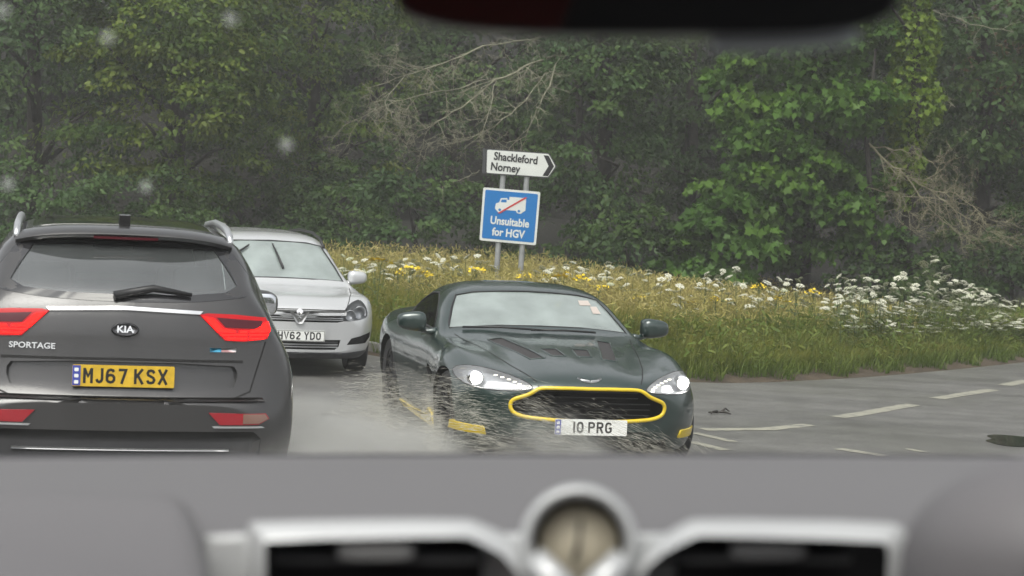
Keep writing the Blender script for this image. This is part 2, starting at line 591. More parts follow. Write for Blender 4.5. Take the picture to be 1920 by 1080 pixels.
def wheel(parent, x, y, r, w, rimr, rim_mat, spokes=7, steer=0.0):
    o = empty('wheel'); o.parent = parent; o.location = (x, y, r)
    o.rotation_euler = (0, 0, R(steer))
    s = 1 if y > 0 else -1
    M = Matrix.Rotation(R(-90 * s), 4, 'X')      # local z -> outward
    bm = bmesh.new(); h = w / 2
    lathe(bm, [(rimr, -h*.9), (r*.93, -h), (r*.985, -h*.86), (r, -h*.6), (r, h*.6), (r*.985, h*.86), (r*.93, h), (rimr, h*.9), (rimr*.985, h*.55), (rimr*.985, -h*.9)], M, 48)
    from_bm('tyre', bm, M_rubber, o, sharp=35)
    bm = bmesh.new()
    lathe(bm, [(rimr*.99, h*.85), (rimr*.93, h*.8), (rimr*.90, h*.3), (rimr*.90, -h*.6)], M, 48)
    lathe(bm, [(.001, h*.62), (rimr*.16, h*.6), (rimr*.2, h*.35)], M, 20)
    for k in range(spokes):
        a = 2 * math.pi * k / spokes
        for da in (-.11, .11):
            c0 = Vector((math.cos(a) * rimr*.14, math.sin(a) * rimr*.14, h*.5)); c1 = Vector((math.cos(a+da) * rimr*.93, math.sin(a+da) * rimr*.93, h*.72))
            sweep(bm, [M @ c0, M @ ((c0+c1)/2 + Vector((0, 0, h*.05))), M @ c1], [.018, .014, .013], 5)
    from_bm('rim', bm, rim_mat, o, sharp=40)
    bm = bmesh.new()
    lathe(bm, [(.001, 0), (rimr*.72, 0), (rimr*.72, -.02)], M, 32)
    from_bm('brake_disc', bm, M_alloy, o, sharp=40)
    return o

GLYPH = {
 'M': (50, [[(7,0),(7,79)], [(43,0),(43,79)], [(8,74),(25,36),(42,74)]]),
 'J': (42, [[(35,79),(35,22),(30,11),(21,7),(12,11),(7,22)]]),
 '6': (50, [[(41,60),(36,69),(25,72),(14,68),(8,56),(7,40),(7,27)], [(25,45),(36,42),(43,33),(43,19),(36,10),(25,7),(14,10),(7,19),(7,33),(14,42),(25,45)]]),
 '7': (50, [[(4,72),(42,72),(20,0)]]),
 'K': (50, [[(7,0),(7,79)], [(44,79),(9,34)], [(19,46),(45,0)]]),
 'S': (50, [[(42,58),(36,69),(25,72),(14,69),(8,58),(12,48),(25,41),(38,34),(43,23),(37,11),(25,7),(13,10),(7,21)]]),
 'X': (50, [[(5,0),(45,79)], [(45,0),(5,79)]]),
 'H': (50, [[(7,0),(7,79)], [(43,0),(43,79)], [(7,40),(43,40)]]),
 'V': (50, [[(5,79),(25,4),(45,79)]]),
 '2': (50, [[(8,56),(12,67),(24,72),(36,69),(42,58),(38,46),(8,12)], [(4,7),(46,7)]]),
 'Y': (50, [[(5,79),(25,40),(45,79)], [(25,42),(25,0)]]),
 'D': (50, [[(7,0),(7,79)], [(7,72),(26,72),(38,65),(43,52),(43,27),(38,14),(26,7),(7,7)]]),
 'O': (50, [[(25,72),(14,69),(8,58),(7,40),(8,21),(14,10),(25,7),(36,10),(42,21),(43,40),(42,58),(36,69),(25,72)]]),
 '0': (50, [[(25,72),(14,69),(8,58),(7,40),(8,21),(14,10),(25,7),(36,10),(42,21),(43,40),(42,58),(36,69),(25,72)]]),
 '1': (14, [[(7,0),(7,79)]]),
 'P': (50, [[(7,0),(7,79)], [(7,72),(30,72),(40,67),(43,56),(40,45),(30,40),(7,40)]]),
 'R': (50, [[(7,0),(7,79)], [(7,72),(30,72),(40,67),(43,56),(40,45),(30,40),(7,40)], [(25,40),(44,0)]]),
 'G': (50, [[(42,58),(36,69),(25,72),(14,69),(8,58),(7,40),(8,21),(14,10),(25,7),(36,10),(43,18),(43,36),(27,36)]]),
}
def plate_text(string, par, M, stroke=14):
    """plate characters drawn as flat strokes on a 50 x 79 mm cell"""
    W = sum(22 if c == ' ' else GLYPH[c][0] + 11 for c in string) - 11
    x0 = -W / 2; bm = bmesh.new(); lay = 0
    for c in string:
        if c == ' ':
            x0 += 22; from_bm('lettering', bm, M_ink, par); bm = bmesh.new(); continue
        w, strokes = GLYPH[c]
        for st in strokes:
            lay += 1; z = .0045 + .00012 * (lay % 4)
            P = [Vector((x0 + p[0], p[1] - 39.5)) for p in st]
            closed = len(P) > 3 and (P[0] - P[-1]).length < 1e-6
            L_, R_ = [], []
            for i, p in enumerate(P):
                a = P[i-1] if i > 0 else (P[-2] if closed else None)
                b = P[i+1] if i < len(P) - 1 else (P[1] if closed else None)
                t1 = (p - a).normalized() if a is not None else None
                t2 = (b - p).normalized() if b is not None else None
                if t1 is None: n = Vector((-t2.y, t2.x)); k = 1
                elif t2 is None: n = Vector((-t1.y, t1.x)); k = 1
                else:
                    n1, n2 = Vector((-t1.y, t1.x)), Vector((-t2.y, t2.x)); n = (n1 + n2).normalized(); k = min(1.6, 1 / max(.35, n.dot(n1)))
                L_.append(p + n * k * stroke / 2); R_.append(p - n * k * stroke / 2)
            va = [bm.verts.new(M @ Vector((q.x / 1000, q.y / 1000, z))) for q in L_]; vb = [bm.verts.new(M @ Vector((q.x / 1000, q.y / 1000, z))) for q in R_]
            for i in range(len(P) - 1): bm.faces.new((va[i], vb[i], vb[i+1], va[i+1]))
        x0 += w + 11
    return from_bm('lettering', bm, M_ink, par)
def plate(parent, M, string, panel, band=True, border=False, w=.52, h=.111, xs=.62, size=.108, lean=0):
    """number plate: local xy plane of M, facing +z"""
    bm = bmesh.new()
    prism(bm, round_rect(w, h, .008), -.006, .004, M)
    p = from_bm('number_plate', bm, panel, parent)
    dx = .02 if band else 0
    plate_text(string, p, M @ Matrix.Translation((dx * .5, 0, 0)))
    if border:
        bm = bmesh.new()
        for c, s in (((0, h/2-.006, .0045), (w-.012, .004, .002)), ((0, -h/2+.006, .0045), (w-.012, .004, .002)), ((w/2-.006, 0, .0045), (.004, h-.016, .002)), ((-w/2+.006, 0, .0045), (.004, h-.016, .002))):
            b0 = len(bm.verts); box(bm, (0, 0, 0), s); bm.verts.ensure_lookup_table()
            for v in bm.verts[b0:]: v.co = M @ (v.co + Vector(c))
        from_bm('border', bm, M_ink, p)
    if band:
        bm = bmesh.new()
        prism(bm, [(-w/2+.001, -h/2+.004), (-w/2+.042, -h/2+.004), (-w/2+.042, h/2-.004), (-w/2+.001, h/2-.004)], .002, .0055, M)
        b = from_bm('country_band', bm, M_band, p)
        bm = bmesh.new()
        for k in range(3):
            prism(bm, round_rect(.022, .018, .005), .0055, .007, M @ Matrix.Translation((-w/2+.021, -.034 + .032 * k, 0)))
        from_bm('emblem', bm, M_white, b)
    return p
FRONT = Matrix(((0, 0, 1, 0), (1, 0, 0, 0), (0, 1, 0, 0), (0, 0, 0, 1)))       # local x->car +y, y->z, z->+x
REAR = Matrix(((0, 0, -1, 0), (-1, 0, 0, 0), (0, 1, 0, 0), (0, 0, 0, 1)))
def mirror_pts(p): return [(-a, b) for a, b in reversed(p)]
def door_mirror(parent, c, s, mats, sgn, stalk_to, face=1):
    """door mirror housing with its glass on the side away from the nose"""
    bm = bmesh.new()
    superell(bm, c, s, .62, nu=12, nv=20, taper=lambda p: Vector((p.x * (1 - .25 * (p.y * sgn) / s[1]), p.y, p.z * (1 - .18 * (p.y * sgn) / s[1]))))
    sweep(bm, [Vector(c) + Vector((0, -sgn * s[1] * .6, -s[2] * .7)), Vector(c) + Vector((0, -sgn * s[1] * 1.1, -s[2] * 1.05)), Vector(stalk_to)], [.028, .024, .03], 8)
    o = from_bm('door_mirror', bm, mats, parent, smooth=True)
    bm = bmesh.new()
    superell(bm, Vector(c) + Vector((-s[0] * .86, 0, 0)), (s[0] * .2, s[1] * .84, s[2] * .8), .5, nu=8, nv=16)
    from_bm('mirror_glass', bm, M_mirror, o, smooth=True)
    return o
M_mirror = mat('mirror_glass', (.7, .72, .75), .03, metal=1.0)
def seats(parent, rows, z, m=None):
    for x, ys in rows:
        for y in ys:
            bm = bmesh.new()
            superell(bm, (x, y, z + .1), (.09, .25, .34), .5, rot=Matrix.Rotation(R(-12), 3, 'Y'))
            superell(bm, (x + .26, y, z - .18), (.28, .25, .09), .5)
            s = from_bm('seat', bm, m or M_seat, parent, smooth=True)
            bm = bmesh.new()
            superell(bm, (x - .09, y, z + .52), (.05, .14, .09), .55)
            from_bm('headrest', bm, m or M_seat, s, smooth=True)
def ring_std(low, sill, mid, wide, sh, *top):
    return [(0, low[1]), low, sill, mid, wide, sh, *top]
# ------------------------------------------------------------------ dark green coupe with yellow trims
def paint_mat(name, col, metal, rough, coat_rough, droplets, wet=1.8):
    """wet car paint: clear coat pebbled by rain drops"""
    m = mat(name, col, rough, metal=metal, coat=1.0, coat_rough=coat_rough)
    m.node_tree.nodes['Principled BSDF'].inputs['Coat IOR'].default_value = wet
    N, L = m.node_tree.nodes, m.node_tree.links
    b = N['Principled BSDF']
    tc = N.new('ShaderNodeTexCoord')
    vo = N.new('ShaderNodeTexVoronoi'); vo.inputs['Scale'].default_value = 75; vo.feature = 'F1'
    n2 = N.new('ShaderNodeTexNoise'); n2.inputs['Scale'].default_value = 9; n2.inputs['Detail'].default_value = 4
    mr = N.new('ShaderNodeMapRange'); mr.inputs[1].default_value = 0.0; mr.inputs[2].default_value = .35; mr.inputs[3].default_value = 1; mr.inputs[4].default_value = 0
    mu = N.new('ShaderNodeMath'); mu.operation = 'MULTIPLY'
    bp = N.new('ShaderNodeBump'); bp.inputs['Strength'].default_value = droplets; bp.inputs['Distance'].default_value = .004
    L.new(tc.outputs['Object'], vo.inputs['Vector']); L.new(tc.outputs['Object'], n2.inputs['Vector'])
    L.new(vo.outputs['Distance'], mr.inputs[0]); L.new(mr.outputs[0], mu.inputs[0]); L.new(n2.outputs[0], mu.inputs[1])
    L.new(mu.outputs[0], bp.inputs['Height']); L.new(bp.outputs[0], b.inputs['Coat Normal'])
    return m
M_green = paint_mat('dark_green_paint', (.009, .028, .023), .35, .35, .07, .30, 1.7)
M_greytint = paint_mat('dark_grey_paint', (.040, .0385, .039), .35, .42, .12, .25, 1.5)
M_silver = paint_mat('silver_paint', (.56, .57, .575), .35, .40, .1, .2)
M_cavity = mat('cabin_shell', (.03, .03, .032), .8)
G_wind = glass_mat('wet_windscreen', (.55, .64, .61), 2.7, haze=.46, skycol=(.58, .67, .64))  # pale diffuse tone stands in for the bright overcast reflected in wet glass
G_side = glass_mat('side_glass', (.30, .34, .33), 1.7)
G_rear = glass_mat('tinted_rear_glass', (.66, .76, .72), 2.8, haze=.10)  # slight pale share painted in for sky reflected by the glass
G_frit = mat('glass_edge_black', (.02, .02, .022), .08, coat=1.0)

def dens(q, k=6):
    out = []
    for a, b in zip(q, q[1:] + q[:1]): out += [(a[0] + (b[0]-a[0]) * i / k, a[1] + (b[1]-a[1]) * i / k) for i in range(k)]
    return out
def make_coupe():
    root = empty('coupe')
    tag(root, 'dark green sports coupe with yellow grille surround and lit headlamps ploughing through water', 'car')
    b0 = [(0, .15), (.72, .15), (.88, .22)]
    st = [
     (0.0, -.28, [(0,.34),(.45,.34),(.60,.36),(.68,.42),(.70,.48),(.66,.54),(.58,.585),(.48,.605),(.36,.61),(.2,.615),(0,.615)]),
     (-.04, -.31, [(0,.24),(.52,.24),(.70,.27),(.78,.36),(.80,.48),(.76,.585),(.67,.645),(.55,.66),(.40,.665),(.22,.67),(0,.67)]),
     (-.13, -.31, [(0,.17),(.64,.17),(.80,.21),(.865,.34),(.885,.48),(.845,.61),(.755,.70),(.60,.71),(.44,.70),(.24,.715),(0,.72)]),
     (-.35, -.27, [(0,.15),(.72,.15),(.885,.20),(.915,.35),(.93,.5),(.89,.655),(.80,.755),(.65,.755),(.47,.74),(.25,.762),(0,.77)]),
     (-.80, -.16, [(0,.15),(.72,.15),(.88,.22),(.915,.38),(.935,.53),(.92,.71),(.815,.828),(.67,.815),(.5,.80),(.27,.83),(0,.835)]),
     (-1.2, -.10, [(0,.14),(.74,.14),(.88,.2),(.905,.36),(.915,.55),(.885,.745),(.79,.845),(.67,.842),(.52,.84),(.28,.868),(0,.872)]),
     (-1.50, -.12, [(0,.14),(.74,.14),(.875,.2),(.888,.36),(.90,.56),(.88,.755),(.825,.845),(.785,.865),(.72,.876),(.38,.895),(0,.90)]),
     (-1.62, -.13, [(0,.14),(.74,.14),(.875,.2),(.886,.36),(.90,.56),(.88,.758),(.825,.85),(.79,.885),(.735,.902),(.38,.925),(0,.93)]),
     (-1.95, -.10, [(0,.14),(.74,.14),(.88,.2),(.885,.38),(.90,.57),(.88,.765),(.815,.865),(.76,.955),(.685,1.035),(.36,1.072),(0,1.085)]),
     (-2.28, -.05, [(0,.14),(.74,.14),(.88,.2),(.885,.38),(.905,.58),(.88,.77),(.80,.87),(.725,1.03),(.605,1.16),(.34,1.205),(0,1.215)]),
     (-2.6, 0, [(0,.14),(.74,.14),(.88,.2),(.89,.38),(.91,.59),(.885,.775),(.80,.88),(.71,1.05),(.57,1.19),(.32,1.24),(0,1.25)]),
     (-3.1, 0, [(0,.14),(.74,.14),(.88,.2),(.905,.4),(.93,.60),(.91,.765),(.81,.865),(.70,1.03),(.545,1.155),(.31,1.208),(0,1.218)]),
     (-3.5, 0, [(0,.14),(.74,.14),(.89,.2),(.93,.4),(.95,.60),(.93,.775),(.83,.86),(.665,.955),(.48,1.055),(.28,1.11),(0,1.12)]),
     (-3.95, .04, [(0,.16),(.72,.16),(.87,.22),(.91,.42),(.925,.62),(.90,.785),(.80,.87),(.63,.91),(.44,.95),(.25,.975),(0,.98)]),
     (-4.24, .12, [(0,.2),(.66,.2),(.80,.26),(.86,.42),(.87,.62),(.845,.785),(.76,.875),(.6,.91),(.42,.93),(.22,.94),(0,.94)]),
     (-4.36, .14, [(0,.3),(.56,.3),(.68,.34),(.74,.46),(.75,.62),(.73,.76),(.66,.84),(.52,.87),(.36,.88),(.2,.885),(0,.885)]),
    ]
    S = Shell(loft_body(st, .93))
    # openings
    cabin_cut(S, [(-1.45, .35), (-1.45, .80), (-1.75, .87), (-2.30, 1.13), (-2.62, 1.185), (-3.05, 1.14), (-3.55, 1.0), (-3.6, .5), (-3.4, .35)], .80, .54)
    wind = [(.715, .912), (.70, .95), (.645, 1.055), (.585, 1.142), (.44, 1.172), (.2, 1.187), (0, 1.192)]
    wind = wind + [(-y, z) for y, z in reversed(wind[:-1])] + [(-.34, .944), (0, .95), (.34, .944)]
    S.cutter(wind, 'front', .30, 1, res=.1)
    side = [(-1.90, .885), (-2.10, .985), (-2.35, 1.085), (-2.62, 1.135), (-2.95, 1.115), (-3.20, 1.04), (-3.32, .97), (-3.2, .915), (-2.6, .89)]
    S.cutter(side, 'left', .22, 1, res=.1); S.cutter(side, 'right', .22, 1, res=.1)
    S.arch(-.80, .335, .365, .50, 1.1); S.arch(-3.40, .345, .375, .52, 1.1)
    gr = [(0, .635), (.2, .637), (.345, .634), (.39, .620), (.435, .588), (.49, .566), (.548, .545), (.565, .505), (.545, .455), (.48, .430), (.38, .42), (.2, .412), (0, .41)]
    gr = gr + [(-y, z) for y, z in reversed(gr[1:-1])]
    gr = chaikin(gr, 1)
    S.cutter(gr, 'front', .16, 1)
    lamp = [(.405, .632), (.45, .67), (.55, .705), (.68, .735), (.80, .742), (.875, .715), (.885, .655), (.82, .61), (.68, .598), (.54, .604), (.45, .612)]
    lamp = chaikin(lamp, 1)
    S.cutter(lamp, 'front', .13, 2); S.cutter(mirror_pts(lamp), 'front', .13, 2)
    low = [(-.62, .20), (.62, .20), (.60, .275), (-.60, .275)]
    S.cutter(low, 'front', .12, 1)
    vents = [[(-.62, .045), (-.62, .150), (-.88, .185), (-.88, .06)], [(-.56, .215), (-.56, .325), (-1.34, .485), (-1.34, .37)]]
    for v in vents:
        for q in (v, [(a, -b) for a, b in reversed(v)]):
            S.cutter(q, 'top', .014, 1, out=.1)
    sv = [(-1.26, .60), (-1.30, .52), (-1.62, .60), (-1.60, .645)]
    for ax in ('left', 'right'): S.cutter(sv, ax, .04, 1, out=.1)
    body = S.finish('body', [M_green, M_void, M_reflector], root)
    # glass
    S.patch('windscreen', wind, 'front', G_wind, root, off=-.006, thick=0, res=.08)
    for ax in ('left', 'right'): S.patch('side_window', side, ax, G_side, root, off=-.006, thick=0, res=.08)
    rw = chaikin([(-.46, 1.0), (.46, 1.0), (.42, 1.13), (-.42, 1.13)], 2)
    S.patch('rear_window', rw, 'rear', G_frit, root, off=.003, thick=.01)
    # grille: dark bars set back, yellow band round the mouth
    bm = bmesh.new()
    for k in range(5):
        z = .445 + k * .04
        box(bm, (-.115 - abs(k-2)*.003, 0, z), (.02, .92 if k < 3 else .74, .007))
    from_bm('grille', bm, M_black, root)
    G = [S.hit(y, z, 'front') for y, z in chaikin(gr, 1)]
    bm = bmesh.new(); closed_sweep(bm, [p + n * .004 for p, n in G], .0145, .012, [n for p, n in G])
    from_bm('grille_surround', bm, M_yellow, root, smooth=True)
    # yellow corner blades on the splitter and the sills
    bl = [(.70, .285), (.90, .285), (.90, .345), (.72, .34)]
    for q in (bl, mirror_pts(bl)): S.patch('splitter_blade', q, 'front', M_yellow, root, off=.012, thick=.03)
    sk = [(-1.25, .17), (-2.9, .17), (-2.9, .215), (-2.2, .225), (-1.62, .25), (-1.45, .32), (-1.25, .30)]
    for ax in ('left', 'right'): S.patch('sill_blade', sk, ax, M_yellow, root, off=.014, thick=.03)
    # headlamps
    for s in (1, -1):
        L = lamp if s == 1 else mirror_pts(lamp)
        hl = S.patch('headlight', L, 'front', M_lens, root, off=.002, thick=0)
        bm = bmesh.new()
        p, n = S.hit(s * .765, .665, 'front')
        lathe(bm, [(.0, .012), (.034, .004), (.042, 0)], Matrix.Translation(p + Vector((-.03, 0, 0))) @ Matrix.Rotation(R(90), 4, 'Y'), 20)
        bm2 = bm
        from_bm('lit_projector', bm2, M_lampon, hl, smooth=True)
        bm = bmesh.new()
        lathe(bm, [(.043, .012), (.052, .012), (.060, -.05)], Matrix.Translation(p + Vector((-.035, 0, 0))) @ Matrix.Rotation(R(90), 4, 'Y'), 24)
        from_bm('projector_ring', bm, M_chrome, hl, smooth=True)
        bm = bmesh.new()
        for y, z in ((.64, .70), (.60, .69), (.56, .679), (.525, .667), (.495, .654), (.475, .641), (.468, .627)):
            p, n = S.hit(s * y, z, 'front')
            box(bm, p + Vector((-.012, 0, -.004)), (.006, .024, .007))
        from_bm('led_strip', bm, M_led, hl)
    for s in (1, -1):
        Lq = lamp if s == 1 else mirror_pts(lamp)
        Hh = [S.hit(y, z, 'front') for y, z in Lq]
        bm = bmesh.new(); closed_sweep(bm, [p + n * .001 for p, n in Hh], .004, .003, [n for p, n in Hh], 6)
        from_bm('lamp_seal', bm, M_black, root, smooth=True)
    # bonnet vents: mesh inlays with a thin lip
    for v in vents:
        for q in (v, [(a, -b) for a, b in reversed(v)]):
            ip = S.patch('bonnet_vent', q, 'top', M_ventmesh, root, off=-.004, thick=0, res=.04)
            Hh = [S.hit(x, y, 'top') for x, y in dens(q)]
            bm = bmesh.new(); closed_sweep(bm, [p + n * .001 for p, n in Hh], .007, .004, [n for p, n in Hh], 6)
            from_bm('vent_lip', bm, M_green, ip, smooth=True)
    # winged nose badge
    bw = [(0, .690), (.03, .694), (.085, .706), (.09, .70), (.05, .682), (.02, .676), (0, .674)]
    bw = bw + [(-y, z) for y, z in reversed(bw[1:-1])]
    S.patch('badge', bw, 'front', M_satin, root, off=.004, thick=.006, res=.03)
    # shut lines
    bm = bmesh.new()
    hood = [(-.06, .37), (-.2, .42), (-.45, .49), (-.8, .56), (-1.2, .63), (-1.55, .70)]
    for s in (1, -1):
        S.seam(bm, [(x, y * s) for x, y in hood], 'top', .009)
    for ax in ('left', 'right'):
        S.seam(bm, [(-1.72, .86), (-1.64, .70), (-1.66, .40), (-1.75, .26)], ax)
        S.seam(bm, [(-3.02, .91), (-3.08, .70), (-2.95, .45), (-2.75, .26)], ax)
        S.seam(bm, [(-1.75, .26), (-2.75, .26)], ax)
    from_bm('shut_lines', bm, M_void, root)
    # bulge outline on the bonnet
    # window frames
    bm = bmesh.new()
    for ax in ('left', 'right'):
        Hh = [S.hit(x, z, ax) for x, z in side]
        closed_sweep(bm, [p for p, n in Hh], .010, .006, [n for p, n in Hh], 6)
    Hh = [S.hit(y, z, 'front') for y, z in wind]
    closed_sweep(bm, [p for p, n in Hh], .010, .004, [n for p, n in Hh], 6)
    from_bm('window_seals', bm, M_black, root, smooth=True)
    # wipers
    for y0, x0, y1, x1 in ((.42, -1.56, -.10, -1.55), (-.02, -1.54, -.62, -1.66)):
        a, n1 = S.hit(x0, y0, 'top'); c, n2 = S.hit(x1, y1, 'top')
        m_, n3 = S.hit((x0+x1)/2, (y0+y1)/2, 'top')
        bm = bmesh.new(); sweep(bm, [a + n1*.02, m_ + n3*.022, c + n2*.018], .009, 6)
        from_bm('wiper', bm, M_black, root, smooth=True)
    for s in (1, -1):
        door_mirror(root, (-1.86, s * .99, .945), (.075, .115, .075), M_green, s, (-1.80, s * .80, .875))
        wheel(root, -.80, s * .77, .335, .255, .245, M_darkalloy, 10, steer=4)
        wheel(root, -3.40, s * .775, .345, .285, .245, M_darkalloy, 10)
    seats(root, [(-2.75, (-.36, .36))], .42)
    bm = bmesh.new(); superell(bm, (-1.72, 0, .76), (.26, .70, .09), .5); from_bm('dashboard', bm, M_seat, root, smooth=True)
    Ms = Matrix.Translation((-2.02, -.36, .80)) @ Matrix.Rotation(R(65), 4, 'Y')
    bm = bmesh.new(); sweep(bm, [Ms @ Vector((.18*math.cos(k*.3491), .18*math.sin(k*.3491), 0)) for k in range(19)], .016, 6)
    from_bm('steering_wheel', bm, M_black, root, smooth=True)
    # plate, tax papers on the glass, diffuser lip
    plate(root, Matrix.Translation((.018, 0, .372)) @ FRONT, '10 PRG', M_white, xs=.80, size=.125)
    bm = bmesh.new(); box(bm, (-.36, 0, .155), (.5, 1.45, .025), bevel=.008); from_bm('front_splitter', bm, M_black, root, sharp=40)
    for y0, z0, w, h in ((.46, 1.12, .10, .035), (.53, 1.07, .07, .05)):
        q = [(y0 - w/2, z0 - h/2), (y0 + w/2, z0 - h/2), (y0 + w/2 - .01, z0 + h/2), (y0 - w/2, z0 + h/2)]
        S.patch('windscreen_sticker', q, 'front', M_sticker, root, off=-.002, thick=0)
    return root
M_ventmesh = mat('vent_mesh', (.028, .025, .025), .5, bump=.8, bscale=180, bdist=.004)
M_sticker = mat('sticker_paper', (.46, .40, .36), .5)

# ------------------------------------------------------------------ dark grey SUV seen from behind
M_redglass = mat('tail_lens_red', (.22, .006, .010), .25, spec=.3, emit=(1, .01, .01), estr=.25)
M_redlit = mat('tail_lens_lit', (.8, .01, .01), .25, emit=(1, .006, .004), estr=3.2, spec=.1)
M_reddim = mat('tail_lens_dark', (.07, .006, .012), .2, spec=.4)
M_redref = mat('red_reflector', (.30, .012, .02), .25, coat=.6)
M_amber = mat('clear_lens', (.20, .11, .085), .25, coat=.6)
M_cladding = mat('bumper_cladding', (.03, .03, .032), .55, var=.15, vscale=5)

def make_suv():
    root = empty('sports_utility_vehicle')
    tag(root, 'dark grey SUV driving away with red tail lamps lit and yellow MJ67 KSX rear plate', 'car')
    def low(y, z=.30): return [(0, z), (y, z)]
    st = [
     (0.0, .10, [(0,.46),(.5,.46),(.62,.48),(.70,.55),(.72,.62),(.70,.70),(.64,.755),(.52,.77),(.38,.775),(.2,.775),(0,.775)]),
     (.035, .14, [(0,.36),(.56,.36),(.72,.39),(.80,.5),(.825,.62),(.805,.73),(.74,.79),(.6,.81),(.42,.82),(.22,.82),(0,.82)]),
     (.075, .16, [(0,.31),(.60,.31),(.78,.35),(.855,.48),(.885,.64),(.87,.80),(.80,.93),(.67,.975),(.48,1.0),(.25,1.01),(0,1.01)]),
     (.10, .16, [(0,.30),(.62,.30),(.80,.34),(.88,.48),(.905,.66),(.89,.85),(.80,1.06),(.71,1.15),(.53,1.18),(.27,1.20),(0,1.205)]),
     (.15, .16, [(0,.28),(.64,.28),(.82,.33),(.895,.48),(.915,.67),(.905,.91),(.80,1.14),(.715,1.245),(.565,1.29),(.29,1.305),(0,1.31)]),
     (.40, .10, [(0,.25),(.7,.25),(.86,.31),(.91,.48),(.925,.68),(.915,.93),(.81,1.18),(.715,1.345),(.605,1.465),(.32,1.49),(0,1.495)]),
     (.62, .05, [(0,.24),(.74,.24),(.87,.3),(.915,.48),(.93,.69),(.915,.94),(.815,1.19),(.72,1.41),(.585,1.595),(.34,1.645),(0,1.655)]),
     (.85, 0, [(0,.24),(.74,.24),(.87,.3),(.915,.48),(.93,.69),(.91,.94),(.815,1.18),(.72,1.43),(.575,1.62),(.34,1.67),(0,1.68)]),
     (1.6, 0, [(0,.24),(.74,.24),(.87,.3),(.905,.48),(.92,.69),(.90,.93),(.81,1.15),(.725,1.42),(.575,1.635),(.35,1.69),(0,1.70)]),
     (2.3, 0, [(0,.24),(.74,.24),(.87,.3),(.905,.48),(.915,.69),(.895,.92),(.815,1.12),(.725,1.40),(.575,1.62),(.35,1.67),(0,1.68)]),
     (2.72, .03, [(0,.24),(.74,.24),(.87,.3),(.905,.48),(.915,.69),(.895,.90),(.81,1.09),(.73,1.34),(.59,1.55),(.36,1.60),(0,1.61)]),
     (3.45, .08, [(0,.24),(.74,.24),(.87,.3),(.905,.48),(.915,.69),(.89,.88),(.81,1.03),(.765,1.06),(.71,1.08),(.4,1.11),(0,1.12)]),
     (4.05, -.1, [(0,.24),(.74,.24),(.87,.3),(.905,.48),(.915,.66),(.88,.82),(.80,.95),(.70,.975),(.55,.985),(.3,.995),(0,1.0)]),
     (4.35, -.22, [(0,.26),(.66,.26),(.80,.32),(.86,.45),(.87,.6),(.84,.74),(.76,.84),(.6,.86),(.45,.87),(.25,.88),(0,.885)]),
     (4.48, -.26, [(0,.36),(.5,.36),(.62,.4),(.68,.5),(.69,.58),(.67,.66),(.6,.70),(.48,.71),(.36,.715),(.2,.72),(0,.72)]),
    ]
    S = Shell(loft_body(st, .93))
    cabin_cut(S, [(.30, .60), (.30, 1.24), (.52, 1.46), (.80, 1.60), (1.6, 1.635), (2.3, 1.61), (2.72, 1.53), (3.35, 1.10), (3.35, .60)], .80, .55)
    rg = [(.51, 1.582), (.575, 1.555), (.655, 1.45), (.705, 1.392), (.70, 1.358), (.62, 1.327), (.42, 1.304), (.2, 1.295), (0, 1.292)]
    rgl = [(0, 1.595), (.3, 1.593)] + rg
    rgl = rgl + [(-y, z) for y, z in reversed(rgl[1:-1])]
    hole = [(.48, 1.562), (.56, 1.44), (.59, 1.385), (.52, 1.35), (.3, 1.333), (0, 1.328)]
    hole = [(0, 1.575), (.3, 1.572)] + hole
    hole = hole + [(-y, z) for y, z in reversed(hole[1:-1])]
    S.cutter(hole, 'rear', .30, 1, res=.1)
    fw = [(.60, 1.13), (.56, 1.36), (.50, 1.55), (0, 1.58), (-.50, 1.55), (-.56, 1.36), (-.60, 1.13), (0, 1.15)]
    S.cutter(fw, 'front', .45, 1, res=.12)
    sw = [(.75, 1.24), (.98, 1.50), (1.6, 1.555), (2.3, 1.53), (2.65, 1.44), (3.05, 1.19), (2.2, 1.17), (1.4, 1.20)]
    S.cutter(sw, 'left', .22, 1, res=.12); S.cutter(sw, 'right', .22, 1, res=.12)
    S.arch(.93, .35, .40, .55, 1.1); S.arch(3.6, .35, .40, .55, 1.1)
    # recess for the number plate, and the fold above it
    rec = chaikin([(-.56, .835), (.56, .835), (.60, .93), (.56, .985), (-.56, .985), (-.60, .93)], 1)
    S.cutter(rec, 'rear', .03, 0)
    lampo = [(.385, 1.235), (.42, 1.243), (.58, 1.238), (.735, 1.222), (.765, 1.165), (.745, 1.115), (.62, 1.10), (.52, 1.105)]
    S.finish('body', [M_greytint, M_cavity], root)
    # glass with black border
    bm = S.planar(rgl, .07)
    bm.free()
    ring = rgl
    S.patch('rear_window', hole, 'rear', G_rear, root, off=-.004, thick=0, res=.08)
    fr = rgl + [rgl[0]] + [hole[0]] + hole[::-1]
    # border strip: built face by face between the two outlines
    def strip(name, A, B, axis, m, off):
        n = 120
        def resample(P):
            P = [Vector((p[0], p[1])) for p in P]; c = Vector((0, 1.45))
            out = []
            for k in range(n):
                a = 2 * math.pi * k / n; d = Vector((math.cos(a) * 1.0, math.sin(a) * .26)).normalized()
                best = None
                for i in range(len(P)):
                    p, q = P[i], P[(i+1) % len(P)]; e = q - p
                    den = d.x * e.y - d.y * e.x
                    if abs(den) < 1e-9: continue
                    w = p - c; t = (w.x * e.y - w.y * e.x) / den; u = (w.x * d.y - w.y * d.x) / den
                    if t > 0 and -1e-6 <= u <= 1 + 1e-6 and (best is None or t > best): best = t
                out.append(c + d * best)
            return out
        a, b_ = resample(A), resample(B)
        bm = bmesh.new(); ra = []; rb = []; nn = []
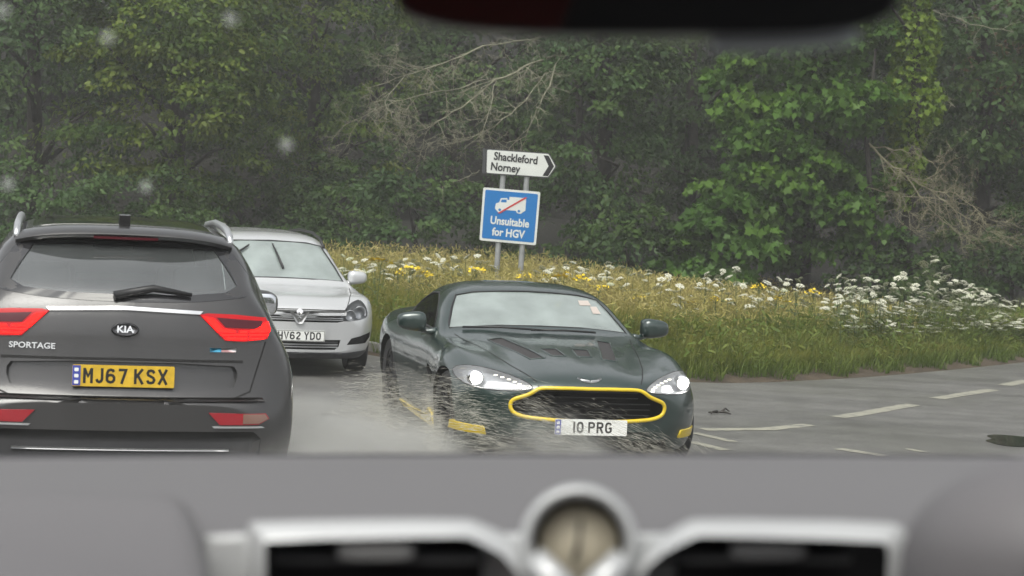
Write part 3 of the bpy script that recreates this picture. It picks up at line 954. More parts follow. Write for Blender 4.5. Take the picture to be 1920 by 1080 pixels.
        for p, q in zip(a, b_):
            P1, n1 = S.hit(p.x, p.y, axis); Q1, n2 = S.hit(q.x, q.y, axis)
            ra.append(bm.verts.new(P1 + n1 * off)); rb.append(bm.verts.new(Q1 + n2 * off))
        for k in range(n): bm.faces.new((ra[k], ra[(k+1) % n], rb[(k+1) % n], rb[k]))
        bmesh.ops.recalc_face_normals(bm, faces=bm.faces)
        return from_bm(name, bm, m, root, smooth=True)
    strip('rear_window_border', rgl, hole, 'rear', G_frit, .002)
    S.patch('windscreen', fw, 'front', G_rear, root, off=-.004, thick=0, res=.1)
    for ax in ('left', 'right'): S.patch('side_window', sw, ax, G_side, root, off=.003, thick=0, res=.1)
    # black pillar blades that wrap the glass corners
    # spoiler over the glass
    bm = bmesh.new()
    rows = []
    for k in range(25):
        y = -.575 + 1.15 * k / 24; e = (abs(y) / .575) ** 4
        xr = .44 + .10 * e; zt = 1.645 - .035 * e - .016 * (y/.575)**2
        rows.append([bm.verts.new((xr, y, zt - .012)), bm.verts.new((xr + .01, y, zt)), bm.verts.new((.70, y, zt + .028)), bm.verts.new((.70, y, zt - .02)), bm.verts.new((xr + .02, y, zt - .032))])
    for a, b_ in zip(rows[:-1], rows[1:]):
        for i in range(5): bm.faces.new((a[i], a[(i+1) % 5], b_[(i+1) % 5], b_[i]))
    bm.faces.new(rows[0]); bm.faces.new(rows[-1][::-1])
    bmesh.ops.recalc_face_normals(bm, faces=bm.faces)
    sp = from_bm('roof_spoiler', bm, M_greytint, root, sharp=50)
    bm = bmesh.new(); box(bm, (.452, 0, 1.614), (.012, .34, .014)); from_bm('brake_lamp', bm, M_reddim, sp)
    # panoramic roof glass and shark fin
    S.patch('roof_glass', round_rect_at(1.75, 0, 1.9, .98, .06), 'top', G_frit, root, off=.003, thick=.006, res=.1)
    bm = bmesh.new()
    prism(bm, [(.74, 1.655), (.70, 1.73), (.73, 1.735), (.98, 1.675), (.98, 1.655)], -.03, .03, Matrix(((1,0,0,0),(0,0,1,0),(0,1,0,0),(0,0,0,1))))
    bmesh.ops.recalc_face_normals(bm, faces=bm.faces)
    from_bm('aerial_fin', bm, M_greytint, root)
    for s in (1, -1):
        bm = bmesh.new()
        pts = [(.60, s*.572, 1.60), (.68, s*.57, 1.640), (.82, s*.568, 1.664), (1.1, s*.565, 1.682), (1.6, s*.565, 1.688), (2.3, s*.57, 1.66), (2.55, s*.58, 1.60)]
        sweep(bm, pts, [.015, .020, .022, .022, .021, .020, .015], 8); from_bm('roof_rail', bm, M_satin, root, smooth=True)
    # tail lamps: dark lens, lit ring of three bars
    for s in (1, -1):
        o = lampo if s == 1 else mirror_pts(lampo)
        tl = S.patch('tail_light', o, 'rear', M_redglass, root, off=.010, thick=.03, res=.04)
        inner = [(.47, 1.222), (.715, 1.205), (.71, 1.178), (.67, 1.166), (.52, 1.172)]
        S.patch('dark_insert', inner if s == 1 else mirror_pts(inner), 'rear', M_reddim, tl, off=.0135, thick=.003, res=.04)
        lit = [[(.40, 1.226), (.455, 1.216), (.505, 1.166), (.57, 1.156), (.57, 1.147), (.478, 1.147)],
               [(.490, 1.139), (.635, 1.140), (.635, 1.130), (.500, 1.130)],
               [(.512, 1.121), (.635, 1.121), (.635, 1.110), (.530, 1.110)],
               [(.595, 1.156), (.635, 1.157), (.635, 1.144), (.595, 1.144)],
               [(.648, 1.158), (.69, 1.166), (.725, 1.195), (.747, 1.200), (.757, 1.155), (.750, 1.147), (.648, 1.147)],
               [(.648, 1.140), (.748, 1.140), (.743, 1.130), (.648, 1.130)],
               [(.648, 1.121), (.735, 1.120), (.72, 1.112), (.648, 1.109)]]
        for q in lit: S.patch('lit_segment', q if s == 1 else mirror_pts(q), 'rear', M_redlit, tl, off=.0135, thick=.003, res=.04)
    ch = [(-.40, 1.252), (0, 1.268), (.40, 1.252), (.385, 1.236), (0, 1.250), (-.385, 1.236)]
    S.patch('chrome_strip', ch, 'rear', M_chrome, root, off=.012, thick=.02, res=.06)
    # badges
    em = [(.072 * math.cos(a), 1.150 + .037 * math.sin(a)) for a in [k * math.pi / 14 for k in range(28)]]
    eb = S.patch('badge', em, 'rear', M_chrome, root, off=.012, thick=.014, res=.03)
    em2 = [(.064 * math.cos(a), 1.150 + .029 * math.sin(a)) for a in [k * math.pi / 14 for k in range(28)]]
    S.patch('badge_field', em2, 'rear', M_badgegrey, eb, off=.0145, thick=.003, res=.03)
    def rear_text(nm, s, y, z, size, par, xs, m=M_chrome, off=.014):
        p, n = S.hit(y, z, 'rear')
        ang = math.atan2(n.y, -n.x)
        Mx = Matrix.Translation(p + n * off) @ Matrix.Rotation(-ang, 4, 'Z') @ Matrix.Rotation(math.asin(max(-1, min(1, n.z))), 4, 'Y') @ REAR
        return text(nm, s, size, m, par, Mx, xs=xs, off=.001)
    rear_text('lettering', 'KIA', 0, 1.150, .05, eb, 1.1, off=.017)
    rear_text('model_lettering', 'SPORTAGE', .465, 1.055, .042, root, 1.15, off=.004)
    bq = [(-.50, 1.045), (-.44, 1.045), (-.44, 1.066), (-.50, 1.066)]
    S.patch('trim_badge', [(-.58, 1.045), (-.445, 1.045), (-.445, 1.066), (-.58, 1.066)], 'rear', M_satin, root, off=.005, thick=.006)
    S.patch('trim_badge', [(-.50, 1.045), (-.442, 1.045), (-.442, 1.066), (-.50, 1.066)], 'rear', M_cyan, root, off=.0065, thick=.006)
    # number plate
    plate(root, Matrix.Translation((.062, 0, .912)) @ Matrix.Rotation(R(4), 4, 'Y') @ REAR, 'MJ67 KSX', M_yplate)
    # rear wiper on the glass
    a, n1 = S.hit(.06, 1.312, 'rear'); c, n2 = S.hit(-.34, 1.325, 'rear'); b_, n3 = S.hit(-.14, 1.345, 'rear')
    bm = bmesh.new()
    sweep(bm, [a + n1*.02, b_ + n3*.03, c + n2*.02], [.024, .02, .01], 8)
    from_bm('rear_wiper', bm, M_black, root, smooth=True)
    # bumper: ledge, fog reflectors, cladding, skid plate trim
    S.patch('bumper_ledge', [(-.74, .786), (.74, .786), (.72, .806), (-.72, .806)], 'rear', M_greytint, root, off=.012, thick=.02, res=.06)
    S.patch('bumper_cladding', [(-.72, .34), (.72, .34), (.72, .60), (.68, .635), (-.68, .635), (-.72, .60)], 'rear', M_cladding, root, off=.002, thick=.004, res=.07)
    S.patch('skid_trim', [(-.55, .535), (.55, .535), (.55, .545), (-.55, .545)], 'rear', M_satin, root, off=.016, thick=.014, res=.08)
    for s in (1, -1):
        rr = [(.44, .735), (.74, .728), (.76, .70), (.70, .672), (.50, .672)]
        lf = S.patch('fog_reflector', rr if s == 1 else mirror_pts(rr), 'rear', M_redref, root, off=.010, thick=.02, res=.05)
        qq = [(.62, .728), (.735, .724), (.752, .70), (.70, .678), (.62, .678)]
        S.patch('clear_lens', qq if s == 1 else mirror_pts(qq), 'rear', M_amber, lf, off=.013, thick=.003, res=.05)
        cc = [(.46, .664), (.72, .664), (.735, .655), (.47, .655)]
        S.patch('reflector_trim', cc if s == 1 else mirror_pts(cc), 'rear', M_satin, root, off=.012, thick=.012, res=.05)
        door_mirror(root, (3.0, s * 1.00, 1.12), (.09, .12, .095), M_greytint, s, (3.02, s * .84, 1.07))
        wheel(root, .93, s * .79, .35, .24, .24, M_alloy, 5); wheel(root, 3.6, s * .79, .35, .24, .24, M_alloy, 5)
    bm = bmesh.new()
    S.seam(bm, [(-.74, 1.10), (-.66, .84), (-.56, .80), (.56, .80), (.66, .84), (.74, 1.10)], 'rear', .008)
    S.seam(bm, [(-.62, .995), (0, 1.0), (.62, .995)], 'rear', .014)
    for ax in ('left', 'right'):
        S.seam(bm, [(1.85, 1.15), (1.82, .5)], ax); S.seam(bm, [(3.1, 1.05), (3.02, .5)], ax)
    from_bm('shut_lines', bm, M_void, root)
    seats(root, [(2.0, (-.38, .38))], .80)
    bm = bmesh.new(); superell(bm, (1.02, 0, 1.02), (.08, .68, .28), .4); superell(bm, (1.3, 0, .75), (.3, .68, .1), .4)
    rs = from_bm('rear_bench', bm, M_seat, root, smooth=True)
    for y in (-.42, .42):
        bm = bmesh.new(); superell(bm, (.98, y, 1.37), (.05, .14, .085), .55); from_bm('headrest', bm, M_seat, rs, smooth=True)
    bm = bmesh.new(); box(bm, (.68, 0, 1.20), (.62, 1.2, .03), bevel=.01); from_bm('parcel_cover', bm, M_paleseat, root, sharp=40)
    bm = bmesh.new(); superell(bm, (2.62, 0, 1.50), (.03, .13, .045), .5); from_bm('interior_mirror', bm, M_seat, root, smooth=True)
    return root
M_badgegrey = mat('badge_grey', (.16, .16, .17), .25, metal=.6)
M_cyan = mat('badge_blue', (.05, .35, .55), .3)
def round_rect_at(cx, cy, w, h, r): return [(p[0] + cx, p[1] + cy) for p in round_rect(w, h, r)]

# ------------------------------------------------------------------ silver estate car
M_smoked = mat('lamp_dark_silver', (.16, .165, .17), .3, metal=.6)
M_lensclear = glass_mat('clear_lamp_lens', (.93, .94, .95), 1.5, haze=.03)
M_greyplastic = mat('grey_bumper_plastic', (.05, .052, .055), .5)
def make_estate():
    root = empty('estate_car')
    tag(root, 'silver estate car with white HV62 YDO plate facing the camera beside the grass verge', 'car')
    st = [
     (0.0, -.27, [(0,.26),(.45,.26),(.58,.29),(.64,.38),(.66,.46),(.64,.53),(.58,.585),(.48,.605),(.35,.615),(.2,.62),(0,.62)]),
     (-.04, -.31, [(0,.2),(.5,.2),(.66,.24),(.74,.36),(.765,.48),(.75,.585),(.68,.65),(.55,.675),(.4,.685),(.22,.69),(0,.69)]),
     (-.15, -.32, [(0,.18),(.58,.18),(.74,.22),(.82,.36),(.845,.5),(.835,.645),(.765,.735),(.62,.74),(.46,.735),(.24,.74),(0,.745)]),
     (-.40, -.24, [(0,.18),(.66,.18),(.80,.24),(.86,.38),(.875,.54),(.865,.70),(.795,.80),(.65,.81),(.48,.80),(.25,.805),(0,.81)]),
     (-.90, -.12, [(0,.18),(.70,.18),(.84,.24),(.87,.38),(.88,.55),(.865,.74),(.80,.825),(.68,.832),(.5,.828),(.26,.835),(0,.84)]),
     (-1.2, -.14, [(0,.18),(.70,.18),(.84,.24),(.87,.38),(.88,.56),(.86,.765),(.81,.85),(.765,.862),(.71,.862),(.36,.868),(0,.872)]),
     (-1.32, -.14, [(0,.18),(.70,.18),(.84,.24),(.87,.38),(.88,.56),(.86,.77),(.81,.86),(.77,.895),(.72,.91),(.36,.925),(0,.93)]),
     (-1.65, -.12, [(0,.18),(.70,.18),(.84,.24),(.87,.38),(.88,.57),(.86,.78),(.80,.885),(.735,1.0),(.66,1.085),(.36,1.112),(0,1.12)]),
     (-2.05, -.06, [(0,.18),(.70,.18),(.84,.24),(.87,.38),(.88,.57),(.865,.80),(.79,.93),(.69,1.14),(.575,1.285),(.33,1.32),(0,1.33)]),
     (-2.4, 0, [(0,.18),(.70,.18),(.84,.24),(.87,.38),(.88,.58),(.865,.81),(.79,.94),(.68,1.17),(.56,1.34),(.33,1.38),(0,1.39)]),
     (-3.3, 0, [(0,.18),(.70,.18),(.84,.24),(.87,.38),(.88,.58),(.865,.82),(.79,.96),(.68,1.19),(.55,1.355),(.33,1.395),(0,1.405)]),
     (-4.0, .03, [(0,.2),(.70,.2),(.83,.26),(.86,.38),(.87,.58),(.855,.82),(.78,.97),(.67,1.18),(.54,1.32),(.32,1.36),(0,1.37)]),
     (-4.35, .1, [(0,.26),(.64,.26),(.78,.3),(.82,.42),(.83,.6),(.81,.82),(.74,.97),(.63,1.13),(.51,1.24),(.3,1.28),(0,1.29)]),
     (-4.5, .12, [(0,.36),(.56,.36),(.68,.4),(.72,.5),(.73,.62),(.71,.78),(.65,.9),(.55,1.0),(.44,1.06),(.25,1.08),(0,1.09)]),
    ]
    S = Shell(loft_body(st, .88))
    cabin_cut(S, [(-1.15, .40), (-1.15, .72), (-1.48, .84), (-2.05, 1.23), (-2.4, 1.325), (-3.3, 1.34), (-4.0, 1.30), (-4.25, 1.0), (-4.25, .4)], .78, .54)
    wind = [(.71, .912), (.655, 1.06), (.575, 1.22), (.555, 1.265), (.40, 1.295), (0, 1.308)]
    wind = wind + [(-y, z) for y, z in reversed(wind[:-1])] + [(-.36, .928), (0, .935), (.36, .928)]
    S.cutter(wind, 'front', .30, 1, res=.1)
    sw = [(-1.75, .95), (-2.05, 1.10), (-2.4, 1.265), (-3.3, 1.295), (-4.0, 1.255), (-4.1, 1.0), (-3.2, .985), (-2.4, .965)]
    S.cutter(sw, 'left', .22, 1, res=.12); S.cutter(sw, 'right', .22, 1, res=.12)
    S.arch(-.88, .31, .345, .50, 1.1); S.arch(-3.6, .31, .345, .50, 1.1)
    gr = [(-.50, .665), (.50, .665), (.475, .61), (.46, .575), (.40, .562), (-.40, .562), (-.46, .575), (-.475, .61)]
    S.cutter(gr, 'front', .05, 1)
    lg = [(-.36, .385), (.36, .385), (.44, .385), (.42, .315), (.38, .285), (-.38, .285), (-.42, .315), (-.44, .385)]
    S.cutter(lg, 'front', .06, 1)
    fg = [(.51, .335), (.56, .40), (.80, .455), (.80, .40), (.74, .345)]
    S.cutter(fg, 'front', .05, 1); S.cutter(mirror_pts(fg), 'front', .05, 1)
    lamp = [(.43, .575), (.455, .65), (.51, .715), (.61, .765), (.70, .785), (.745, .73), (.765, .63), (.72, .60), (.58, .58)]
    lamp = chaikin(lamp, 1)
    S.cutter(lamp, 'front', .09, 2); S.cutter(mirror_pts(lamp), 'front', .09, 2)
    S.finish('body', [M_silver, M_void, M_smoked], root)
    S.patch('windscreen', wind, 'front', G_wind, root, off=-.004, thick=0, res=.1)
    for ax in ('left', 'right'): S.patch('side_window', sw, ax, G_side, root, off=-.004, thick=0, res=.1)
    bm = bmesh.new()
    Hh = [S.hit(y, z, 'front') for y, z in wind]
    closed_sweep(bm, [p for p, n in Hh], .012, .004, [n for p, n in Hh], 6)
    for ax in ('left', 'right'):
        Hh = [S.hit(x, z, ax) for x, z in sw]
        closed_sweep(bm, [p for p, n in Hh], .010, .006, [n for p, n in Hh], 6)
    from_bm('window_seals', bm, M_black, root, smooth=True)
    # grille: chrome bar with a V and a badge, two thin bars below
    cb = [(-.50, .672), (.50, .672), (.49, .628), (.12, .628), (0, .632), (-.12, .628), (-.49, .628)]
    g = S.patch('grille', cb, 'front', M_silver, root, off=.010, thick=.03, res=.05)
    for z in (.605, .585):
        S.patch('grille_bar', [(-.46, z - .005), (.46, z - .005), (.465, z + .005), (-.465, z + .005)], 'front', M_satin, g, off=-.008, thick=.02, res=.05)
    vv = [(-.105, .66), (-.07, .66), (0, .585), (.07, .66), (.105, .66), (.03, .55), (0, .54), (-.03, .55)]
    S.patch('grille_emblem', vv, 'front', M_silver, g, off=.022, thick=.03, res=.2)
    em = [(.032 * math.cos(a), .652 + .028 * math.sin(a)) for a in [k * math.pi / 12 for k in range(24)]]
    S.patch('badge', em, 'front', M_chrome, root, off=.026, thick=.02, res=.03)
    for z in (.31, .335, .36):
        S.patch('lower_grille_bar', [(-.41, z - .006), (.41, z - .006), (.415, z + .006), (-.415, z + .006)], 'front', M_satin if z < .34 else M_greyplastic, root, off=-.004, thick=.02, res=.06)
    S.patch('bumper_lip', [(-.70, .20), (.70, .20), (.76, .27), (.60, .262), (.46, .252), (-.46, .252), (-.60, .262), (-.76, .27)], 'front', M_greyplastic, root, off=.012, thick=.02, res=.06)
    for s in (1, -1):
        q = lamp if s == 1 else mirror_pts(lamp)
        hl = S.patch('headlight', q, 'front', M_lensclear, root, off=.002, thick=0, res=.05)
        for y, z, r in ((.55, .63, .052), (.665, .655, .062)):
            p, n = S.hit(s * y, z, 'front')
            bm = bmesh.new()
            lathe(bm, [(.001, -.03), (r * .35, -.028), (r * .8, -.012), (r, .004), (r * 1.08, .004), (r * 1.08, -.03)], Matrix.Translation(p + Vector((-.032, 0, 0))) @ Matrix.Rotation(R(90), 4, 'Y'), 24)
            from_bm('reflector', bm, M_reflector, hl, smooth=True)
        p, n = S.hit(s * .56, .70, 'front')
        door_mirror(root, (-1.50, s * .885, .955), (.075, .105, .072), M_silver, s, (-1.52, s * .79, .895))
        wheel(root, -.88, s * .76, .31, .205, .2, M_alloy, 6, steer=-3); wheel(root, -3.6, s * .76, .31, .205, .2, M_alloy, 6)
        bm = bmesh.new()
        sweep(bm, [(-1.95, s*.585, 1.25), (-2.1, s*.565, 1.345), (-2.5, s*.555, 1.395), (-3.3, s*.55, 1.405), (-4.0, s*.54, 1.365), (-4.1, s*.54, 1.325)], .016, 8)
        from_bm('roof_rail', bm, M_black, root, smooth=True)
    bm = bmesh.new()
    for s in (1, -1):
        S.seam(bm, [(-.13, s*.50), (-.35, s*.57), (-.7, s*.66), (-1.2, s*.74)], 'top', .008)
    S.seam(bm, [(-.50, .682), (0, .688), (.50, .682)], 'front', .012)
    for ax in ('left', 'right'):
        S.seam(bm, [(-1.45, .90), (-1.38, .6), (-1.45, .3)], ax); S.seam(bm, [(-2.6, .95), (-2.6, .3)], ax)
    from_bm('shut_lines', bm, M_void, root)
    # wipers caught half way up the glass
    for y0, z0, y1, z1 in ((.06, 1.02, .0, 1.26), (-.45, 1.12, -.26, 1.24)):
        a, n1 = S.hit(y0, z0, 'front'); c, n2 = S.hit(y1, z1, 'front'); m_, n3 = S.hit((y0+y1)/2, (z0+z1)/2, 'front')
        bm = bmesh.new(); sweep(bm, [a + n1*.015, m_ + n3*.02, c + n2*.015], [.016, .013, .009], 6)
        from_bm('wiper', bm, M_black, root, smooth=True)
    plate(root, Matrix.Translation((.025, 0, .425)) @ FRONT, 'HV62 YDO', M_white, band=False, border=True)
    seats(root, [(-2.6, (-.36, .36))], .62)
    bm = bmesh.new(); superell(bm, (-1.74, 0, .80), (.2, .62, .07), .5); from_bm('dashboard', bm, M_seat, root, smooth=True)
    bm = bmesh.new(); superell(bm, (-3.45, 0, .9), (.08, .64, .25), .4); from_bm('rear_bench', bm, M_seat, root, smooth=True)
    return root
def place_car(root, at, heading, tilt=0.0):
    """heading: degrees from straight away (+y) towards the viewer's left"""
    root.matrix_world = Matrix.Translation(at) @ Matrix.Rotation(R(heading + 90), 4, 'Z') @ Matrix.Rotation(R(tilt), 4, 'X')
# ------------------------------------------------------------------ ground, wet road, verge, added backdrop bank
def asphalt():
    m = bpy.data.materials.new('wet_asphalt'); m.use_nodes = True
    N, L = m.node_tree.nodes, m.node_tree.links
    b = N['Principled BSDF']
    tc = N.new('ShaderNodeTexCoord')
    big = N.new('ShaderNodeTexNoise'); big.inputs['Scale'].default_value = .45; big.inputs['Detail'].default_value = 5
    mid = N.new('ShaderNodeTexNoise'); mid.inputs['Scale'].default_value = 3.5; mid.inputs['Detail'].default_value = 6
    fin = N.new('ShaderNodeTexNoise'); fin.inputs['Scale'].default_value = 130; fin.inputs['Detail'].default_value = 3
    for n in (big, mid, fin): L.new(tc.outputs['Object'], n.inputs['Vector'])
    r1 = N.new('ShaderNodeValToRGB'); e = r1.color_ramp.elements
    e[0].position = .32; e[0].color = (.140, .137, .132, 1); e[1].position = .68; e[1].color = (.185, .182, .175, 1)
    L.new(mid.outputs[0], r1.inputs[0])
    mx = N.new('ShaderNodeMixRGB'); mx.blend_type = 'MULTIPLY'; mx.inputs[0].default_value = .5
    r3 = N.new('ShaderNodeValToRGB'); r3.color_ramp.elements[0].color = (.62, .62, .62, 1); r3.color_ramp.elements[0].position = .35; r3.color_ramp.elements[1].position = .62
    L.new(fin.outputs[0], r3.inputs[0]); L.new(r1.outputs[0], mx.inputs[1]); L.new(r3.outputs[0], mx.inputs[2])
    mp = N.new('ShaderNodeMapping'); mp.inputs['Rotation'].default_value = (0, 0, R(-40)); mp.inputs['Scale'].default_value = (.12, 1.6, 1)
    trk = N.new('ShaderNodeTexNoise'); trk.inputs['Scale'].default_value = 1.3; trk.inputs['Detail'].default_value = 4
    L.new(tc.outputs['Object'], mp.inputs['Vector']); L.new(mp.outputs[0], trk.inputs['Vector'])
    grn = N.new('ShaderNodeTexNoise'); grn.inputs['Scale'].default_value = 34; grn.inputs['Detail'].default_value = 5
    L.new(tc.outputs['Object'], grn.inputs['Vector'])
    rt = N.new('ShaderNodeValToRGB'); rt.color_ramp.elements[0].color = (.72, .72, .73, 1); rt.color_ramp.elements[0].position = .40; rt.color_ramp.elements[1].position = .58
    rgr = N.new('ShaderNodeValToRGB'); rgr.color_ramp.elements[0].color = (.66, .66, .66, 1); rgr.color_ramp.elements[0].position = .36; rgr.color_ramp.elements[1].color = (1.15, 1.14, 1.1, 1); rgr.color_ramp.elements[1].position = .66
    L.new(trk.outputs[0], rt.inputs[0]); L.new(grn.outputs[0], rgr.inputs[0])
    mxa = N.new('ShaderNodeMixRGB'); mxa.blend_type = 'MULTIPLY'; mxa.inputs[0].default_value = .7
    mxb = N.new('ShaderNodeMixRGB'); mxb.blend_type = 'MULTIPLY'; mxb.inputs[0].default_value = .8
    L.new(mx.outputs[0], mxa.inputs[1]); L.new(rt.outputs[0], mxa.inputs[2]); L.new(mxa.outputs[0], mxb.inputs[1]); L.new(rgr.outputs[0], mxb.inputs[2])
    L.new(mxb.outputs[0], b.inputs['Base Color'])
    mr = N.new('ShaderNodeMapRange'); mr.inputs[1].default_value = .36; mr.inputs[2].default_value = .62; mr.inputs[3].default_value = .34; mr.inputs[4].default_value = .52
    L.new(big.outputs[0], mr.inputs[0]); L.new(mr.outputs[0], b.inputs['Roughness'])
    bp = N.new('ShaderNodeBump'); bp.inputs['Strength'].default_value = .45; bp.inputs['Distance'].default_value = .006
    L.new(fin.outputs[0], bp.inputs['Height']); L.new(bp.outputs[0], b.inputs['Normal'])
    b.inputs['Specular IOR Level'].default_value = .6
    return m
M_road = asphalt()
M_earth = mat('earth', (.055, .040, .024), .9, var=.4, vscale=3, bump=.6, bscale=25, bdist=.05)
M_shadelitter = mat('shade_dark_litter', (.010, .010, .006), .95, var=.5, vscale=4, bump=.8, bscale=12, bdist=.1)  # near-black colour stands in for shade inside the wood
M_kerb = mat('kerb_concrete', (.20, .195, .18), .7, var=.25, vscale=9, bump=.3, bscale=60)
M_paint = mat('road_paint', (.44, .42, .33), .45)
def worn(m):
    N, L = m.node_tree.nodes, m.node_tree.links
    b = N['Principled BSDF']; tc = N.new('ShaderNodeTexCoord')
    nz = N.new('ShaderNodeTexNoise'); nz.inputs['Scale'].default_value = 9; nz.inputs['Detail'].default_value = 8; nz.inputs['Roughness'].default_value = .7
    r = N.new('ShaderNodeValToRGB'); e = r.color_ramp.elements
    e[0].position = .36; e[0].color = (.15, .148, .14, 1); e[1].position = .50; e[1].color = (.32, .31, .255, 1)
    L.new(tc.outputs['Object'], nz.inputs['Vector']); L.new(nz.outputs[0], r.inputs[0]); L.new(r.outputs[0], b.inputs['Base Color'])
worn(M_paint)
g = mesh('ground', [(-220, -160, -.012), (220, -160, -.012), (220, 320, -.012), (-220, 320, -.012)], [(0, 1, 2, 3)], M_earth); tag(g, kind='structure')
rd = mesh('road', [(-45, -60, 0), (45, -60, 0), (45, 60, 0), (-45, 60, 0)], [(0, 1, 2, 3)], M_road); tag(rd, kind='structure')

# edge of the verge, from far up the main road round the corner into the side road
EDGE = [Vector(p) for p in ((-16.5, 70), (-9.2, 46), (-5.0, 32.5), (-2.95, 26.2), (-1.85, 23.0), (-.7, 21.75), (.6, 21.2), (2.1, 21.45), (3.6, 22.7), (5.4, 24.9), (7.5, 27.8), (10.5, 31.5), (17, 38), (38, 58))]
E = np.array(EDGE)
td = np.concatenate([[0], np.cumsum(np.linalg.norm(np.diff(E, axis=0), axis=1))])
def edge_at(s):
    s = np.atleast_1d(s); p = pchip(td, E, s); q = pchip(td, E, s + .05); t = q - p
    t /= np.linalg.norm(t, axis=1)[:, None]
    return p, np.stack([-t[:, 1], t[:, 0]], axis=1)        # point, unit normal pointing into the verge
S_KERB0, S_KERB1 = td[0], td[5] + .2
nrm_in = 1
def verge_pt(s, w):
    p, n = edge_at(s)
    return p + n * np.asarray(w)[:, None]
def verge_z(w):
    w = np.asarray(w, float)
    return .03 + .12 * np.clip(w / .5, 0, 1) + .008 * np.clip(w, 0, 8) + .10 * np.clip(w - 8, 0, 40) ** 1.0
ss = np.linspace(0, td[-1], 160)
ws = np.array([-.22, .10, .3, .6, 1.2, 2.2, 3.5, 5.5, 8, 11, 15, 20, 30, 45])
V, F = [], []
mid_s = td[6]
for s in ss:
    p, n = edge_at(s)
    for w in ws:
        # fan the inland lines so they do not cross
        tgt = np.array([2.0 + (p[0, 0] - 2) * (1 + .03 * w), p[0, 1] + w]) if w > 6 else p[0] + n[0] * w
        if 2 < w <= 6:
            t6 = (w - 2) / 4; a = p[0] + n[0] * w; b_ = np.array([2.0 + (p[0, 0] - 2) * (1 + .03 * w), p[0, 1] + w]); tgt = a * (1 - t6) + b_ * t6
        V.append((tgt[0], tgt[1], float(verge_z(w)) if w > 0 else -.004))
nw = len(ws)
for i in range(len(ss) - 1):
    for j in range(nw - 1): F.append((i*nw+j, (i+1)*nw+j, (i+1)*nw+j+1, i*nw+j+1))
vg = mesh('verge_ground', V, F, [M_earth, M_shadelitter], smooth=True); tag(vg, kind='structure')
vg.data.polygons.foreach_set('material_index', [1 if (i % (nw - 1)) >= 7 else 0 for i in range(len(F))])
# near-black bank added behind the trees to close gaps of sky
V, F = [], []
nx, ny = 60, 14
for j in range(ny):
    for i in range(nx):
        x = -75 + 150 * i / (nx - 1); y = 40 + 40 * j / (ny - 1) + .02 * abs(x) * 0
        z = .6 + 15.0 * (j / (ny - 1)) ** .9 + .5 * math.sin(x * .7 + j) + .3 * math.sin(x * 1.9)
        V.append((x, y, z - (1.6 if j == 0 else 0)))
for j in range(ny - 1):
    for i in range(nx - 1): F.append((j*nx+i, j*nx+i+1, (j+1)*nx+i+1, (j+1)*nx+i))
hl = mesh('backdrop_bank', V, F, M_shadelitter, smooth=True); tag(hl, kind='structure')
# kerb stones along the main-road side of the verge
kb = empty('kerb'); tag(kb, kind='structure')
bm = bmesh.new()
s = td[3]
while s < S_KERB1:
    p, n = edge_at(np.array([s, s + .905]))
    a = math.atan2(p[1, 1] - p[0, 1], p[1, 0] - p[0, 0])
    c = (p[0] + p[1]) / 2 - n[0] * .02
    box(bm, (c[0], c[1], .045), (.90, .125, .17), rot=Matrix.Rotation(a, 3, 'Z'), bevel=.012)
    s += .912
bpy.data.objects.remove(kb)
k = from_bm('kerb', bm, M_kerb, sharp=40); tag(k, kind='structure')
# painted marks, measured on the ground
def ribbon(name, pts, w, m, z=.004, kind='structure'):
    bm = bmesh.new(); prev = None
    pts = [Vector((p[0], p[1], z)) for p in pts]
    fine = []
    for a, b_ in zip(pts[:-1], pts[1:]):
        n = max(1, int((b_ - a).length / .08)); fine += [a.lerp(b_, i / n) for i in range(n)]
    fine.append(pts[-1])
    for i, p in enumerate(fine):
        t = (fine[min(i+1, len(fine)-1)] - fine[max(i-1, 0)]).normalized(); nn = Vector((-t.y, t.x, 0))
        wa = w * (1 + .22 * (rng.random() - .5)); wb = w * (1 + .22 * (rng.random() - .5))
        cur = (bm.verts.new(p + nn * wa / 2), bm.verts.new(p - nn * wb / 2))
        if prev: bm.faces.new((prev[0], prev[1], cur[1], cur[0]))
        prev = cur
    o = from_bm(name, bm, m); tag(o, kind=kind); return o
for pts, w in (([(1318, 806), (1440, 805), (1517, 797)], .16), ([(1572, 783), (1640, 772), (1712, 759)], .17), ([(1756, 748), (1810, 739), (1862, 731)], .17), ([(1884, 723), (1925, 714)], .17), ([(1960, 706), (2050, 690)], .17),
               ([(1300, 812), (1376, 829)], .10), ([(1295, 829), (1362, 845)], .12), ([(1572, 842), (1662, 856)], .14), ([(1700, 842), (1732, 848)], .08)):
    ribbon('road_marking', [at_height(x, y) for x, y in pts], w, M_paint)
# standing water
M_puddle = mat('puddle_water', (.02, .02, .02), .04, spec=.6, bump=.05, bscale=6)
def puddle(c, rx, ry, a, seed):
    r = np.random.default_rng(seed); n = 40
    ph = r.random(4) * 6.28
    out = []
    for k_ in range(n):
        t = 2 * math.pi * k_ / n; q = 1 + .18 * math.sin(2*t + ph[0]) + .12 * math.sin(3*t + ph[1]) + .08 * math.sin(5*t + ph[2])
        x, y = rx * q * math.cos(t), ry * q * math.sin(t)
        out.append((c[0] + x * math.cos(a) - y * math.sin(a), c[1] + x * math.sin(a) + y * math.cos(a), .003))
    o = mesh('puddle', out, [tuple(range(n))], M_puddle); tag(o, kind='structure'); return o
for px, py, rx, ry, a in ((1915, 828, .42, .34, .5), (640, 800, .8, .22, 2.0)):
    c = at_height(px, py); puddle(c, rx, ry, a, int(px))
M_twig = mat('wet_twig', (.02, .016, .012), .5)
c = at_height(1350, 777)
bm = bmesh.new()
